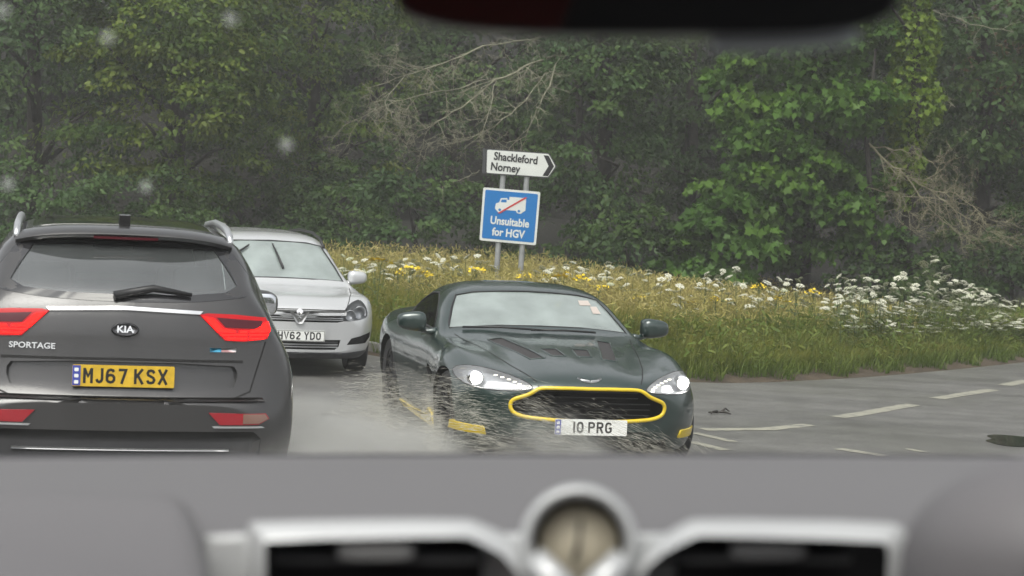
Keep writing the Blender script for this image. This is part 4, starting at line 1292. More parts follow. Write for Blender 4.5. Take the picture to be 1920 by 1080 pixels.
sweep(bm, [c + Vector((-.11, .02, .012)), c + Vector((-.04, .0, .02)), c + Vector((.04, .03, .025)), c + Vector((.10, -.02, .012))], [.006, .012, .014, .006], 6)
sweep(bm, [c + Vector((.02, .02, .03)), c + Vector((.06, .10, .05)), c + Vector((.10, .13, .02))], [.012, .009, .005], 5)
sweep(bm, [c + Vector((-.03, .0, .03)), c + Vector((-.08, -.08, .03)), c + Vector((-.1, -.12, .012))], [.010, .008, .005], 5)
o = from_bm('fallen_twig', bm, M_twig, smooth=True); tag(o, 'small dark forked twig lying on the wet road beside the green coupe', 'twig')

# ------------------------------------------------------------------ leaves, grasses, flowers
def leaf_mat(name, c0, c1, c2, transl=.35, rough=.45):
    m = bpy.data.materials.new(name); m.use_nodes = True
    N, L = m.node_tree.nodes, m.node_tree.links
    N.clear()
    o = N.new('ShaderNodeOutputMaterial')
    at = N.new('ShaderNodeAttribute'); at.attribute_name = 'tint'
    r = N.new('ShaderNodeValToRGB')
    r.color_ramp.elements[0].color = (*c0, 1); r.color_ramp.elements[1].color = (*c2, 1)
    e = r.color_ramp.elements.new(.5); e.color = (*c1, 1)
    L.new(at.outputs['Fac'], r.inputs[0])
    p = N.new('ShaderNodeBsdfPrincipled'); p.inputs['Roughness'].default_value = rough; p.inputs['Specular IOR Level'].default_value = .16
    t = N.new('ShaderNodeBsdfTranslucent'); mx = N.new('ShaderNodeMixShader'); mx.inputs[0].default_value = transl
    L.new(r.outputs[0], p.inputs['Base Color']); L.new(r.outputs[0], t.inputs['Color'])
    L.new(p.outputs[0], mx.inputs[1]); L.new(t.outputs[0], mx.inputs[2]); L.new(mx.outputs[0], o.inputs['Surface'])
    return m
OVAL = np.array([(0, 0), (.28, .24), (.70, .20), (1, 0), (.70, -.20), (.28, -.24)], float)
PALM = np.array([(0, 0), (.06, .10), (-.12, .42), (.26, .30), (.46, .56), (.56, .26), (1.0, 0), (.56, -.26), (.46, -.56), (.26, -.30), (-.12, -.42), (.06, -.10)], float)
NARROW = np.array([(0, 0), (.3, .13), (.7, .11), (1, 0), (.7, -.11), (.3, -.13)], float)
def unit(v): return v / np.maximum(np.linalg.norm(v, axis=-1, keepdims=True), 1e-9)
def leaves(P, size, shape, outward, r, up=.7, rand=.6, droop=.35):
    """one little face per leaf: P positions, outward unit vectors"""
    n = len(P)
    nr = unit(outward * .5 + np.array([0, 0, up]) + r.normal(size=(n, 3)) * rand)
    d = outward + r.normal(size=(n, 3)) * .7; d[:, 2] -= droop
    d = unit(d - nr * (d * nr).sum(1, keepdims=True)); s = np.cross(nr, d)
    sz = size * (.5 + .85 * r.random(n))
    k = len(shape)
    co = P[:, None, :] + (d[:, None, :] * shape[None, :, 0, None] + s[:, None, :] * shape[None, :, 1, None]) * sz[:, None, None]
    # fold along the midrib and droop the tip
    fold = np.abs(shape[:, 1]) * .25 - shape[:, 0] ** 2 * .18
    co += nr[:, None, :] * (fold[None, :, None] * sz[:, None, None])
    return co.reshape(-1, 3), k
def crown_points(c, rad, n_clump, per, r, csize, zlo=None, front=.75, shell=.55):
    """leaf clumps spread through an ellipsoid, denser on the side towards the road; leaves gather on the top and outside of each clump"""
    u = r.normal(size=(n_clump * 3, 3)); u = unit(u)
    u[:, 1] = np.where(r.random(len(u)) < front, -np.abs(u[:, 1]), u[:, 1])
    u = u[:n_clump]
    q = shell + (1 - shell) * r.random(n_clump) ** .6
    C = np.asarray(c) + u * np.asarray(rad) * q[:, None]
    C += r.normal(size=C.shape) * .12
    if zlo is not None:
        keep = C[:, 2] > zlo; C = C[keep]; u = u[keep]
    m = len(C)
    cs = csize * (.55 + .9 * r.random(m))
    tint = r.random(m)
    idx = np.repeat(np.arange(m), per)
    w = unit(r.normal(size=(len(idx), 3))); w[:, 2] = np.where(r.random(len(idx)) < .72, np.abs(w[:, 2]), w[:, 2])
    rr = r.random(len(idx)) ** .45
    out = unit(u[idx] * .7 + w * .5)
    P = C[idx] + w * rr[:, None] * cs[idx, None] * np.array([1.0, 1.0, .48]) + u[idx] * (w[:, :2] ** 2).sum(1)[:, None] * .0
    P[:, 2] -= (np.linalg.norm(w[:, :2], axis=1) * rr * cs[idx]) * .30
    return P, out, tint[idx]
def foliage(name, sets, m, parent, r):
    """sets: list of (P, out, tint, size, shape)"""
    CO, FL, SZ, AT, base = [], [], [], [], 0
    for P, out, tint, size, shape, dr in sets:
        co, k = leaves(P, size, shape, out, r, droop=dr, rand=.95 if shape is PALM else .65)
        n = len(P)
        CO.append(co); FL.append(np.arange(n * k) + base); SZ.append(np.full(n, k)); base += n * k
        AT.append(np.repeat(np.clip(tint * .75 + .25 * r.random(n), 0, 1), k))
    return raw_mesh(name, np.concatenate(CO), np.concatenate(FL), np.concatenate(SZ), m, parent, np.concatenate(AT))
def trunk_mesh(name, base, h, r0, parent, m, r, lean=(0, 0), limbs=7, spread=2.2):
    bm = bmesh.new()
    b = Vector(base); pts, rad = [], []
    for k in range(9):
        t = k / 8
        pts.append(b + Vector((lean[0] * t * h + .12 * math.sin(t * 5 + b.x), lean[1] * t * h + .1 * math.cos(t * 4 + b.y), h * t - .15)))
        rad.append(r0 * (1 - .72 * t) * (1.35 if k == 0 else 1))
    sweep(bm, pts, rad, 10)
    for k in range(limbs):
        t = .18 + .7 * k / limbs; i = int(t * 8); p0 = pts[i]; a = r.random() * 6.28
        if r.random() < .6: a = -math.pi / 2 + (r.random() - .5) * 2.6
        d = Vector((math.cos(a), math.sin(a), .35 + .5 * r.random())); L = spread * (.6 + .6 * r.random())
        q = [p0, p0 + d * L * .35 + Vector((0, 0, .1)), p0 + d * L * .7 + Vector((r.normal() * .15, r.normal() * .15, .05)), p0 + d * L + Vector((0, 0, -.15))]
        sweep(bm, q, [rad[i] * .45, rad[i] * .32, rad[i] * .2, .015], 6)
    return from_bm(name, bm, m, parent, smooth=True)
M_bark = mat('bark', (.022, .019, .015), .9, var=.4, vscale=6, bump=.8, bscale=14, bdist=.03)
L_syc = leaf_mat('sycamore_leaf', (0.036, 0.082, 0.014), (0.062, 0.135, 0.02), (0.105, 0.195, 0.026), .35)
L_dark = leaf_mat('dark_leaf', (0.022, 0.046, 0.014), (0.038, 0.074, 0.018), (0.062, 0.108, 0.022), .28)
L_mid = leaf_mat('hazel_leaf', (0.04, 0.078, 0.016), (0.078, 0.13, 0.021), (0.148, 0.185, 0.027), .33)
L_blue = leaf_mat('elder_leaf', (0.034, 0.068, 0.024), (0.06, 0.112, 0.034), (0.098, 0.155, 0.042), .3)
L_ivy = leaf_mat('ivy_leaf', (0.07, 0.128, 0.014), (0.112, 0.18, 0.018), (0.165, 0.225, 0.024), .3)
L_dry = leaf_mat('dry_leaf', (.060, .055, .020), (.085, .068, .026), (.10, .060, .035), .3)

def tree(name, label, x, y, h, rx, ry, lm, shape, size, n_cl, per, csize, seed, zc=None, rz=None, zlo=.5, r0=.2, group=None, extra=(), limbs=8, front=.75, shell=.55, droop=.35, z0=.3):
    r = np.random.default_rng(seed)
    root = empty(name, (x, y, z0)); tag(root, label, 'tree' if 'tree' in name else 'bush', group)
    zc = h * .5 if zc is None else zc; rz = h * .52 if rz is None else rz
    trunk_mesh('trunk', (0, 0, -.2), h * .8, r0, root, M_bark, r, limbs=limbs, spread=min(rx, ry) * 1.0)
    P, out, t = crown_points((0, 0, zc), (rx, ry, rz), int(n_cl * .85), int(per * 2.2), r, csize * .92, zlo - z0, front, shell)
    sets = [(P, out, t, size, shape, droop)]
    for (cx, cy, cz, ax, ay, az, nc, pr, cs) in extra:
        P, out, t = crown_points((cx, cy, cz), (ax, ay, az), nc, pr, r, cs, zlo - z0, front, shell)
        sets.append((P, out, np.clip(t * .8 + .2, 0, 1), size, shape, droop))
    foliage('crown', sets, lm, root, r)
    return root
# front row, left to right (places read from where each stands at the edge of the wood)
def gx(px, dist): return (px - 960) / FPX * dist
tree('ash_tree', 'dull bluish green tree at the far left behind the dark SUV', gx(40, 38), 38, 9.5, 2.6, 2.2, L_blue, OVAL, .105, 230, 60, .62, 11)
tree('hazel_tree', 'mid green tree with yellow green leaf tips left of the dark hollow', gx(300, 37), 37.5, 9.0, 2.3, 2.0, L_mid, OVAL, .11, 190, 60, .60, 12, extra=((.3, -1.6, 4.3, 1.3, .8, .8, 46, 70, .45), (.9, -1.7, 3.0, .8, .7, .6, 26, 70, .4)))
tree('hazel_tree', 'mid green tree with a yellowish lower skirt above the silver car roof', gx(560, 40), 40.5, 9.5, 2.4, 1.9, L_mid, OVAL, .105, 150, 55, .58, 13, zc=5.0, rz=4.2, zlo=1.4)
tree('ash_tree', 'dull green tree filling the wood behind the bare branches', gx(820, 42), 42, 10, 2.8, 2.0, L_blue, OVAL, .10, 190, 55, .6, 14)
tree('elm_tree', 'slender leafy tree just right of the arrow sign', gx(1110, 35), 35.5, 9, 1.25, 1.3, L_blue, OVAL, .11, 150, 60, .5, 15, extra=((.2, -.6, 4.2, .9, .6, .6, 28, 70, .4),))
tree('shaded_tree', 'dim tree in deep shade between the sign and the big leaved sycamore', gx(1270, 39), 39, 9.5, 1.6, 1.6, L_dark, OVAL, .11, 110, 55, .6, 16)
tree('sycamore_tree', 'big leaved bright green sycamore tree hanging over the tall grass right of the sign', gx(1500, 33), 33.5, 9.0, 1.55, 1.5, L_syc, PALM, .13, 160, 62, .50, 17, zc=4.2, rz=3.9, zlo=.9, extra=((-.5, -1.0, 2.6, 1.0, .6, .7, 30, 80, .42), (.55, -.9, 1.6, .7, .6, .8, 24, 80, .40), (-1.2, -.9, 1.7, .7, .5, .6, 20, 80, .40), (.3, -1.1, 3.6, .9, .5, .6, 22, 80, .4)), shell=.4, droop=.6)
tree('elder_tree', 'bluish green leafy tree at the right edge of the photo', gx(1830, 35), 35.5, 9.5, 1.9, 1.7, L_blue, OVAL, .135, 170, 48, .6, 18, zc=5.2, rz=4.2, zlo=2.6)
tree('elder_tree', 'green tree half out of frame at the right with brown dry leaves beside it', gx(2050, 36), 36.5, 9.5, 1.9, 1.6, L_mid, OVAL, .12, 120, 48, .6, 19)
tree('copper_tree', 'brownish leaved tree high up in the right corner', gx(1900, 39), 39.5, 9.0, 1.1, 1.0, L_dry, OVAL, .11, 60, 45, .5, 20, zc=5.2, rz=2.2, zlo=3.6)
# low bushes at the feet of the trees
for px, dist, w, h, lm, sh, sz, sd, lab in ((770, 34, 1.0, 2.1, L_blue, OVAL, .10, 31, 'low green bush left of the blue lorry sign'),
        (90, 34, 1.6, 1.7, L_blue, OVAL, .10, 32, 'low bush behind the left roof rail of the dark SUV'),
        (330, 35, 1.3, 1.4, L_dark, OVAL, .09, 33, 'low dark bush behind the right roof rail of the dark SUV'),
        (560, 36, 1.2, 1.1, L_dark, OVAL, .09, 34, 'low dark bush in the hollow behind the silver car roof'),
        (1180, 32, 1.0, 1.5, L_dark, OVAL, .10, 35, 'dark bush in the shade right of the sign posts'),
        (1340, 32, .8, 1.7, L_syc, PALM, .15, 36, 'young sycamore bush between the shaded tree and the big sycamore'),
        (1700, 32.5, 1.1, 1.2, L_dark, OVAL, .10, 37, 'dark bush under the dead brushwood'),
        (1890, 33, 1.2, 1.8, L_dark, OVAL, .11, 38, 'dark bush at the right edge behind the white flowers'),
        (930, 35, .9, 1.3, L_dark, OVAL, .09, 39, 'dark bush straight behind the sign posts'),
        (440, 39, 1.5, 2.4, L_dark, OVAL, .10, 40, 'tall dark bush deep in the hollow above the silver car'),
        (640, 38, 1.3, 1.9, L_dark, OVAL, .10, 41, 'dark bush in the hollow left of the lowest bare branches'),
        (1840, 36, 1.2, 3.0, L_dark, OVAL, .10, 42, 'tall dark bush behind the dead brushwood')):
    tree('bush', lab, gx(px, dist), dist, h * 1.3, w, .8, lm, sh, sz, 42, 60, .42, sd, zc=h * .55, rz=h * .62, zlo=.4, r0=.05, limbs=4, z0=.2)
# second row, deep in the wood: raised as a canopy to darken the interior
r2 = np.random.default_rng(99)
for i, px in enumerate((-60, 190, 430, 680, 950, 1180, 1400, 1640, 1880, 2080)):
    d = 45 + 3 * r2.random()
    lab = ['hindmost tree at the left edge', 'hindmost tree behind the mid green hazel', 'hindmost tree in the dark hollow left of the bare branches', 'hindmost tree behind the silver car', 'hindmost tree behind the bare branches and sign', 'hindmost tree behind the slender tree', 'hindmost tree in the gap left of the sycamore', 'hindmost tree behind the ivy column', 'hindmost tree behind the right edge trees', 'hindmost tree beyond the right edge'][i]
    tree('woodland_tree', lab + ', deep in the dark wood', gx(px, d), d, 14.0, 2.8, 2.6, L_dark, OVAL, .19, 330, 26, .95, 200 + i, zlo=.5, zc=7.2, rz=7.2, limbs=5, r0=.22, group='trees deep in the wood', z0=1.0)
# ivy-clad stem
def ivy_tree(px, dist, h):
    r = np.random.default_rng(55)
    root = empty('ivy_clad_tree', (gx(px, dist), dist, .2)); tag(root, 'tree stem wrapped in bright yellow green ivy right of the sycamore', 'tree')
    trunk_mesh('trunk', (0, 0, -.2), h, .16, root, M_bark, r, limbs=3, spread=1.0)
    n = 5200
    z = 1.9 + (h - 1.9) * r.random(n) ** .9; a = r.random(n) * 6.283
    rad = (.30 + .12 * np.sin(z * 2.1) + .08 * np.sin(z * 5.3 + 1)) * (.65 + .5 * r.random(n)) + .10 * np.clip((z - 3) / 3, 0, 1)
    P = np.stack([rad * np.cos(a), rad * np.sin(a), z], 1); out = np.stack([np.cos(a), np.sin(a), 0 * a], 1)
    foliage('ivy', [(P, out, r.random(n), .095, PALM, .9)], L_ivy, root, r)
ivy_tree(1684, 32.6, 8.0)

# bare, lichen-grey limbs
M_lichen = mat('lichen_bark', (.215, .21, .145), .9, var=.4, vscale=5)
M_deadwood = mat('dead_wood', (.20, .185, .115), .9, var=.35, vscale=5)
def twigs(bm, p, d, L, rad, depth, r, spread=.7, grav=.0):
    pts, rr = [p], [rad]
    n = 4
    q = p.copy(); dd = d.normalized()
    for k in range(n):
        dd = (dd + Vector(r.normal(size=3)) * .22 + Vector((0, 0, -grav))).normalized()
        q = q + dd * (L / n); pts.append(q.copy()); rr.append(rad * (1 - .8 * (k + 1) / n))
    sweep(bm, pts, rr, 4 if rad < .01 else 5, cap=False)
    if depth > 0:
        for k in range(1, n + 1):
            for _ in range(2 if r.random() < .55 else 1):
                a = (dd + Vector(r.normal(size=3)) * spread).normalized()
                twigs(bm, pts[k], a, L * (.35 + .3 * r.random()), rr[k] * .6 + .0015, depth - 1, r, spread, grav)
def limb(bm, path, dist, r0, r1, r, tw=.55, depth=1, every=1, grav=.02, dz=0.0):
    P = []
    for i, (x, y) in enumerate(path): P.append(at_depth(x, y, dist + dz * max(0.0, 1 - i * .6)))
    fine = []
    for a, b_ in zip(P[:-1], P[1:]):
        for k in range(4): fine.append(a.lerp(b_, k / 4) + Vector(r.normal(size=3)) * .012)
    fine.append(P[-1])
    r0, r1 = r0 * .9, r1 * .8
    rad = [r0 + (r1 - r0) * i / (len(fine) - 1) for i in range(len(fine))]
    sweep(bm, fine, rad, 6)
    for i in range(2, len(fine), every):
        t = (fine[i] - fine[i-1]).normalized()
        a = (t + Vector(r.normal(size=3)) * .8).normalized()
        twigs(bm, fine[i], a, tw * (.5 + r.random()), rad[i] * .5 + .002, depth, r, .7, grav)
def bare_tree(name, label, stem, limbs_, m, dist, seed, r0, back=0.0):
    r = np.random.default_rng(seed)
    b = at_depth(stem[0], stem[1], dist + back); b.z = .2
    root = empty(name, b); tag(root, label, 'tree')
    bm = bmesh.new()
    top = at_depth(*stem[2], dist + back)
    sweep(bm, [Vector((0, 0, -.1)), (top - b) * .5 + Vector((.1, .1, 0)), top - b, top - b + Vector((.1, .3, 1.6))], [r0, r0 * .8, r0 * .6, r0 * .3], 8)
    from_bm('trunk', bm, M_bark, root, smooth=True)
    for path, ra, rb, tw, dp in limbs_:
        bm = bmesh.new(); limb(bm, path, dist, ra, rb, r, tw, dp, dz=back)
        bmesh.ops.translate(bm, vec=-b, verts=bm.verts)
        from_bm('branch', bm, m, root, smooth=True)
bare_tree('bare_tree', 'leafless tree with pale lichen covered branches reaching down left above the arrow sign', (1085, 500, (1080, 70)), [
    ([(1075, 95), (1020, 140), (985, 190), (930, 235), (880, 262), (840, 270)], .013, .005, .45, 2),
    ([(1080, 75), (990, 74), (905, 88), (830, 118), (760, 140), (690, 165)], .022, .006, .55, 2),
    ([(1080, 90), (1000, 118), (930, 150), (880, 190), (820, 228), (775, 250)], .024, .007, .50, 2),
    ([(1075, 80), (1046, 110), (1030, 160), (1008, 205), (985, 255), (955, 278)], .016, .006, .35, 1),
    ([(905, 150), (850, 170), (800, 175), (740, 190), (690, 215), (650, 232)], .014, .004, .5, 2),
    ([(930, 150), (920, 200), (905, 250), (872, 274)], .011, .004, .4, 1),
    ([(760, 140), (720, 190), (735, 220), (760, 240)], .010, .004, .4, 2),
    ([(900, 318), (870, 335), (830, 350)], .010, .004, .3, 1)], M_lichen, 33.0, 61, .10, 3.6)
bare_tree('dead_tree', 'fallen brown brushwood of a dead tree spreading right of the ivy column', (1640, 520, (1625, 268)), [
    ([(1630, 268), (1668, 310), (1700, 330), (1750, 362), (1800, 400), (1850, 432), (1880, 446)], .022, .006, .45, 2),
    ([(1630, 275), (1690, 280), (1740, 300), (1775, 330)], .014, .005, .4, 2),
    ([(1625, 350), (1690, 368), (1760, 372), (1820, 385)], .013, .004, .4, 2),
    ([(1700, 330), (1740, 390), (1800, 440), (1845, 452)], .013, .005, .4, 2),
    ([(1750, 362), (1790, 360), (1850, 410), (1905, 425)], .010, .004, .35, 2),
    ([(1690, 370), (1680, 410), (1720, 440)], .009, .004, .3, 1)], M_deadwood, 32.2, 62, .07)
bare_tree('bare_tree', 'thin bare tree with one long pale limb across the top right corner', (1690, 500, (1700, 10)), [
    ([(1700, 12), (1760, 24), (1820, 45), (1900, 60)], .016, .006, .4, 1),
    ([(1690, 140), (1740, 160), (1790, 200)], .013, .005, .3, 1)], M_lichen, 32.8, 63, .03, 2.0)

# ------------------------------------------------------------------ tall grass (nobody could count it)
def grass_blades(s, w, h, width, r, lean=.25, bend=.5, tint=None, base_z=None, zoff=0.0):
    n = len(s)
    P2 = verge_pt(s, w); z = verge_z(w)
    B = np.concatenate([P2, z[:, None] - .02], axis=1)
    a = r.random(n) * 6.283
    d = np.stack([np.cos(a), np.sin(a), 0 * a], 1) * (lean * (.3 + r.random(n)))[:, None]
    d[:, 0] += .10; 
    side = np.stack([-np.sin(a), np.cos(a), 0 * a], 1)
    side[:, 0] = np.where(r.random(n) < .5, 1, side[:, 0]); side = unit(side)
    rows = []
    for t, wf in ((0, 1), (.45, .8), (.8, .5)):
        c = B + np.array([0, 0, 1]) * (h * t * (1 - .12 * t * bend))[:, None] + d * (h * t ** 1.8)[:, None]
        rows += [c - side * (width * wf / 2)[:, None], c + side * (width * wf / 2)[:, None]]
    tip = B + np.array([0, 0, 1]) * (h * (1 - .25 * bend))[:, None] + d * (h * 1.15)[:, None]
    rows.append(tip)
    co = np.stack(rows, 1).reshape(-1, 3)
    i0 = np.arange(n) * 7
    f = np.stack([i0, i0+1, i0+3, i0+2, i0+2, i0+3, i0+5, i0+4, i0+4, i0+5, i0+6], 1).ravel()
    sz = np.tile([4, 4, 3], n)
    T = np.array([0, 0, .45, .45, .8, .8, 1.0])
    return co, f, sz, T
def make_grass(name, label, parts, m):
    CO, FL, SZ, AT, base = [], [], [], [], 0
    for co, f, sz, at in parts:
        CO.append(co); FL.append(f + base); SZ.append(sz); AT.append(at); base += len(co)
    o = raw_mesh(name, np.concatenate(CO), np.concatenate(FL), np.concatenate(SZ), m, None, np.concatenate(AT))
    tag(o, label, 'grass', kind='stuff'); return o
GR_tall = leaf_mat('tall_grass', (0.09, 0.15, 0.018), (0.27, 0.26, 0.058), (0.51, 0.43, 0.175), .4, .6)
GR_green = leaf_mat('green_grass', (0.07, 0.118, 0.02), (0.135, 0.185, 0.034), (0.26, 0.265, 0.075), .4, .55)
rg_ = np.random.default_rng(5)
def where(n, s0, s1, w0, w1, p=1.0):
    return s0 + (s1 - s0) * rg_.random(n), w0 + (w1 - w0) * rg_.random(n) ** p
parts = []
def patchy(s, w): return .5 + .5 * np.sin(s * .9 + 1.3 * np.sin(w * .8 + s * .35)) * np.sin(w * 1.1 + .5 * s)
# golden flowering grass
n = 76000
s_, w_ = where(n, td[2], td[11], .18, 7.0, 1.6)
ph = patchy(s_, w_)
hx = np.interp(verge_pt(s_, w_)[:, 0], [-3, 0, 1.2, 2.6, 5.0, 8], [.70, .70, .64, .54, .42, .27])
h_ = (.74 + .30 * rg_.random(n) + .14 * ph) * np.clip(.42 + w_ * .42, .45, 1.0) * hx * (.8 + .4 * patchy(s_ * 3.1, w_ * 2.7))
co, f, sz, T = grass_blades(s_, w_, h_, .0055 + .006 * rg_.random(n), rg_, .22, .4)
k = (T[None, :] ** 1.3 * (.55 + .55 * ph + .25 * rg_.random(n))[:, None] * np.clip(.45 + .3 * w_, .4, 1)[:, None]).ravel()
parts.append((co, f, sz, np.clip(k, 0, 1)))
# seed heads: small drooping panicles near the tips
n = 26000
s_, w_ = where(n, td[2], td[11], 1.0, 7.0, 1.3)
ph = patchy(s_, w_)
P2 = verge_pt(s_, w_); zz = verge_z(w_) + (.76 + .34 * rg_.random(n) + .1 * ph) * np.clip(.5 + w_ * .35, .5, 1) * np.interp(P2[:, 0], [-3, 0, 1.2, 2.6, 5.0, 8], [.70, .70, .64, .54, .42, .27])
P = np.concatenate([P2, zz[:, None]], 1)
a = rg_.random(n) * 6.283; out = np.stack([np.cos(a), np.sin(a), .9 + 0 * a], 1)
co, kk = leaves(P, .085, NARROW * np.array([1, .55]), unit(out), rg_, up=.1, rand=.5, droop=-.3)
parts.append((co, np.arange(n * kk), np.full(n, kk), np.repeat(np.clip(.62 + .38 * rg_.random(n) * (.5 + ph), 0, 1), kk)))
make_grass('tall_grass', 'tall straw coloured flowering grass covering the road verge', parts, GR_tall)
# lush green fringe by the road
parts = []
n = 52000
s_, w_ = where(n, td[2], td[11], -.04, 2.0, 1.15)
w_ = w_ + .10 * np.sin(s_ * 5.1) + .07 * np.sin(s_ * 11.7)
h_ = (.14 + .38 * rg_.random(n)) * np.clip(.5 + w_ * .65, .35, 1.25) * (.6 + .8 * patchy(s_ * 3.7, w_ * 3))
co, f, sz, T = grass_blades(s_, w_, h_, .005 + .008 * rg_.random(n), rg_, .75, .9)
ph = patchy(s_ * 1.7, w_ * 2)
parts.append((co, f, sz, np.clip(T[None, :] * (.35 + .5 * ph + .35 * rg_.random(n))[:, None], 0, 1).ravel()))
n = 9000
s_, w_ = where(n, td[3], td[11], .15, 1.5)
P2 = verge_pt(s_, w_); P = np.concatenate([P2, (verge_z(w_) + (.05 + .32 * rg_.random(n)) * np.clip(.5 + w_, .5, 1.3))[:, None]], 1)
a = rg_.random(n) * 6.283; out = np.stack([np.cos(a), np.sin(a), .3 + 0 * a], 1)
co, kk = leaves(P, .10, NARROW, unit(out), rg_, up=.8, rand=.5, droop=.2)
parts.append((co, np.arange(n * kk), np.full(n, kk), np.repeat(np.clip(.2 + .6 * rg_.random(n), 0, 1), kk)))
make_grass('short_grass', 'lush green grass and weeds along the edge of the road', parts, GR_green)

# ------------------------------------------------------------------ white umbels and yellow ragwort, each plant its own object
M_umbel = mat('umbel_white', (.54, .54, .43), .7)
M_umbelg = mat('umbel_greenish', (.42, .45, .30), .7)
M_stem = mat('flower_stem', (.07, .10, .025), .7)
M_ragwort = mat('ragwort_yellow', (.70, .52, .015), .6)
def head_umbel(bm, c, d, rad, r, n=26):
    d = d.normalized(); a = d.cross(Vector((1, .3, 0))).normalized(); b_ = d.cross(a)
    for k in range(n):
        q = math.sqrt((k + .5) / n) * rad; t = k * 2.39996 + r.random() * .3
        p = c + (a * math.cos(t) + b_ * math.sin(t)) * q - d * (q * q / rad) * .32 + d * r.normal() * .003
        s = rad * (.20 + .08 * r.random())
        vs = [bm.verts.new(p + (a * math.cos(u) + b_ * math.sin(u)) * s * (1 if j % 2 == 0 else .62) + d * .004 * (j % 2)) for j, u in enumerate([i * math.pi / 4 + t for i in range(8)])]
        bm.faces.new(vs).material_index = 1
    base = c - d * rad * .75
    for k in range(7):
        t = k * 2 * math.pi / 7
        sweep(bm, [base, c + (a * math.cos(t) + b_ * math.sin(t)) * rad * .7 - d * rad * .2], [.0022, .0016], 3, 0, False)
    return base
def umbel_plant(r, h, nheads, rad):
    bm = bmesh.new()
    top = Vector((r.normal() * .05, r.normal() * .05, h))
    sweep(bm, [Vector((0, 0, 0)), top * .5 + Vector((.02, 0, 0)), top], [.006, .005, .003], 5, 0, False)
    for k in range(nheads):
        if k == 0: c = top + Vector((0, 0, .05))
        else:
            a = r.random() * 6.283; rr = .07 + .17 * r.random(); c = Vector((top.x + rr * math.cos(a), top.y + rr * math.sin(a), h * (.80 + .22 * r.random())))
        d = Vector((r.normal() * .3, r.normal() * .3 - .18, 1))
        base = head_umbel(bm, c, d, rad * (.7 + .5 * r.random()), r)
        if k: sweep(bm, [top * (.55 + .25 * r.random()), base], [.003, .002], 4, 0, False)
    for k in range(5):
        z = h * (.15 + .5 * r.random()); a = r.random() * 6.28; p = top * (z / h)
        vs = [bm.verts.new(p + Vector((math.cos(a + e) * q, math.sin(a + e) * q, dz))) for e, q, dz in ((0, 0, 0), (.35, .10, .05), (0, .20, .02), (-.35, .10, .05))]
        bm.faces.new(vs).material_index = 0
    me = bpy.data.meshes.new('flower'); bm.to_mesh(me); bm.free(); return me
def ragwort(r, h):
    bm = bmesh.new()
    top = Vector((r.normal() * .03, r.normal() * .03, h))
    sweep(bm, [Vector((0, 0, 0)), top * .8, top], [.006, .005, .003], 5, 0, False)
    for k in range(13):
        a = r.random() * 6.283; rr = .15 * math.sqrt(r.random()); c = Vector((top.x + rr * math.cos(a), top.y + rr * math.sin(a), h + .03 - rr * .35 + r.normal() * .012))
        sweep(bm, [top * (.86 + .05 * r.random()), c], [.002, .0015], 3, 0, False)
        for q in range(3):
            cc = c + Vector((r.normal() * .018, r.normal() * .018, r.normal() * .008)); s = .017 + .007 * r.random()
            nn = Vector((r.normal() * .5, r.normal() * .5 - .5, 1)).normalized(); u = nn.cross(Vector((1, 0, 0))).normalized(); v = nn.cross(u)
            bm.faces.new([bm.verts.new(cc + (u * math.cos(t) + v * math.sin(t)) * s * (1 if j % 2 else .7)) for j, t in enumerate([i * math.pi / 5 for i in range(10)])]).material_index = 1
    for k in range(12):
        z = .25 + .6 * r.random(); a = r.random() * 6.28; p = top * z
        bm.faces.new([bm.verts.new(p + Vector((math.cos(a + e) * q, math.sin(a + e) * q, dz))) for e, q, dz in ((0, 0, 0), (.3, .05, .02), (0, .10, .0), (-.3, .05, .02))]).material_index = 0
    me = bpy.data.meshes.new('flower'); bm.to_mesh(me); bm.free(); return me
ru = np.random.default_rng(77)
um = [umbel_plant(ru, 1.0, nh, rad) for nh, rad in ((5, .056), (7, .052), (4, .062), (6, .050), (8, .053), (3, .06))]
rag = [ragwort(ru, 1.0) for _ in range(4)]
for i, me in enumerate(um):
    me.materials.append(M_stem); me.materials.append(M_umbelg if i == 3 else M_umbel)
for me in rag: me.materials.append(M_stem); me.materials.append(M_ragwort)
def put(name, me, pos, h, label, cat, group):
    o = bpy.data.objects.new(name, me); o.location = pos; o.rotation_euler = (0, 0, ru.random() * 6.28)
    s = h * (.94 + .12 * ru.random()); o.scale = (max(.85, h) * (.9 + .3 * ru.random()),) * 2 + (s,); COL.objects.link(o)
    tag(o, label, cat, group); return o
def verge_at(px, dist):
    p = at_depth(px, 500, dist)
    # height of the verge there
    P, n = edge_at(np.linspace(td[2], td[11], 240)); d = np.hypot(P[:, 0] - p.x, P[:, 1] - p.y); w = d.min()
    return Vector((p.x, p.y, float(verge_z(w)) - .02))
def flowers(n, x0, x1, top, d0, d1, kind, label, group, jit=14, sizes=(.7, 1.0)):
    for i in range(n):
        px = x0 + (x1 - x0) * (i + ru.random()) / n; dist = d0(px) + (d1 - 0) * ru.random()
        b_ = verge_at(px, dist)
        t = at_depth(px, top(px) + ru.random() ** 1.15 * jit, dist)
        h = max(.35, t.z - b_.z - .05)
        if kind == 'u': put('cow_parsley', um[int(ru.integers(0, 6))], b_, h, label, 'wild flower', group)
        else: put('ragwort', rag[int(ru.integers(0, 4))], b_, h, label, 'wild flower', group)
lin = lambda x0, y0, x1, y1: (lambda x: y0 + (y1 - y0) * (x - x0) / (x1 - x0))
flowers(22, 640, 905, lin(640, 474, 905, 480), lin(640, 24.6, 905, 24.0), 2.2, 'u', 'white flowered umbel plant in the tall grass left of the sign posts', 'umbel plants left of the sign', 30)
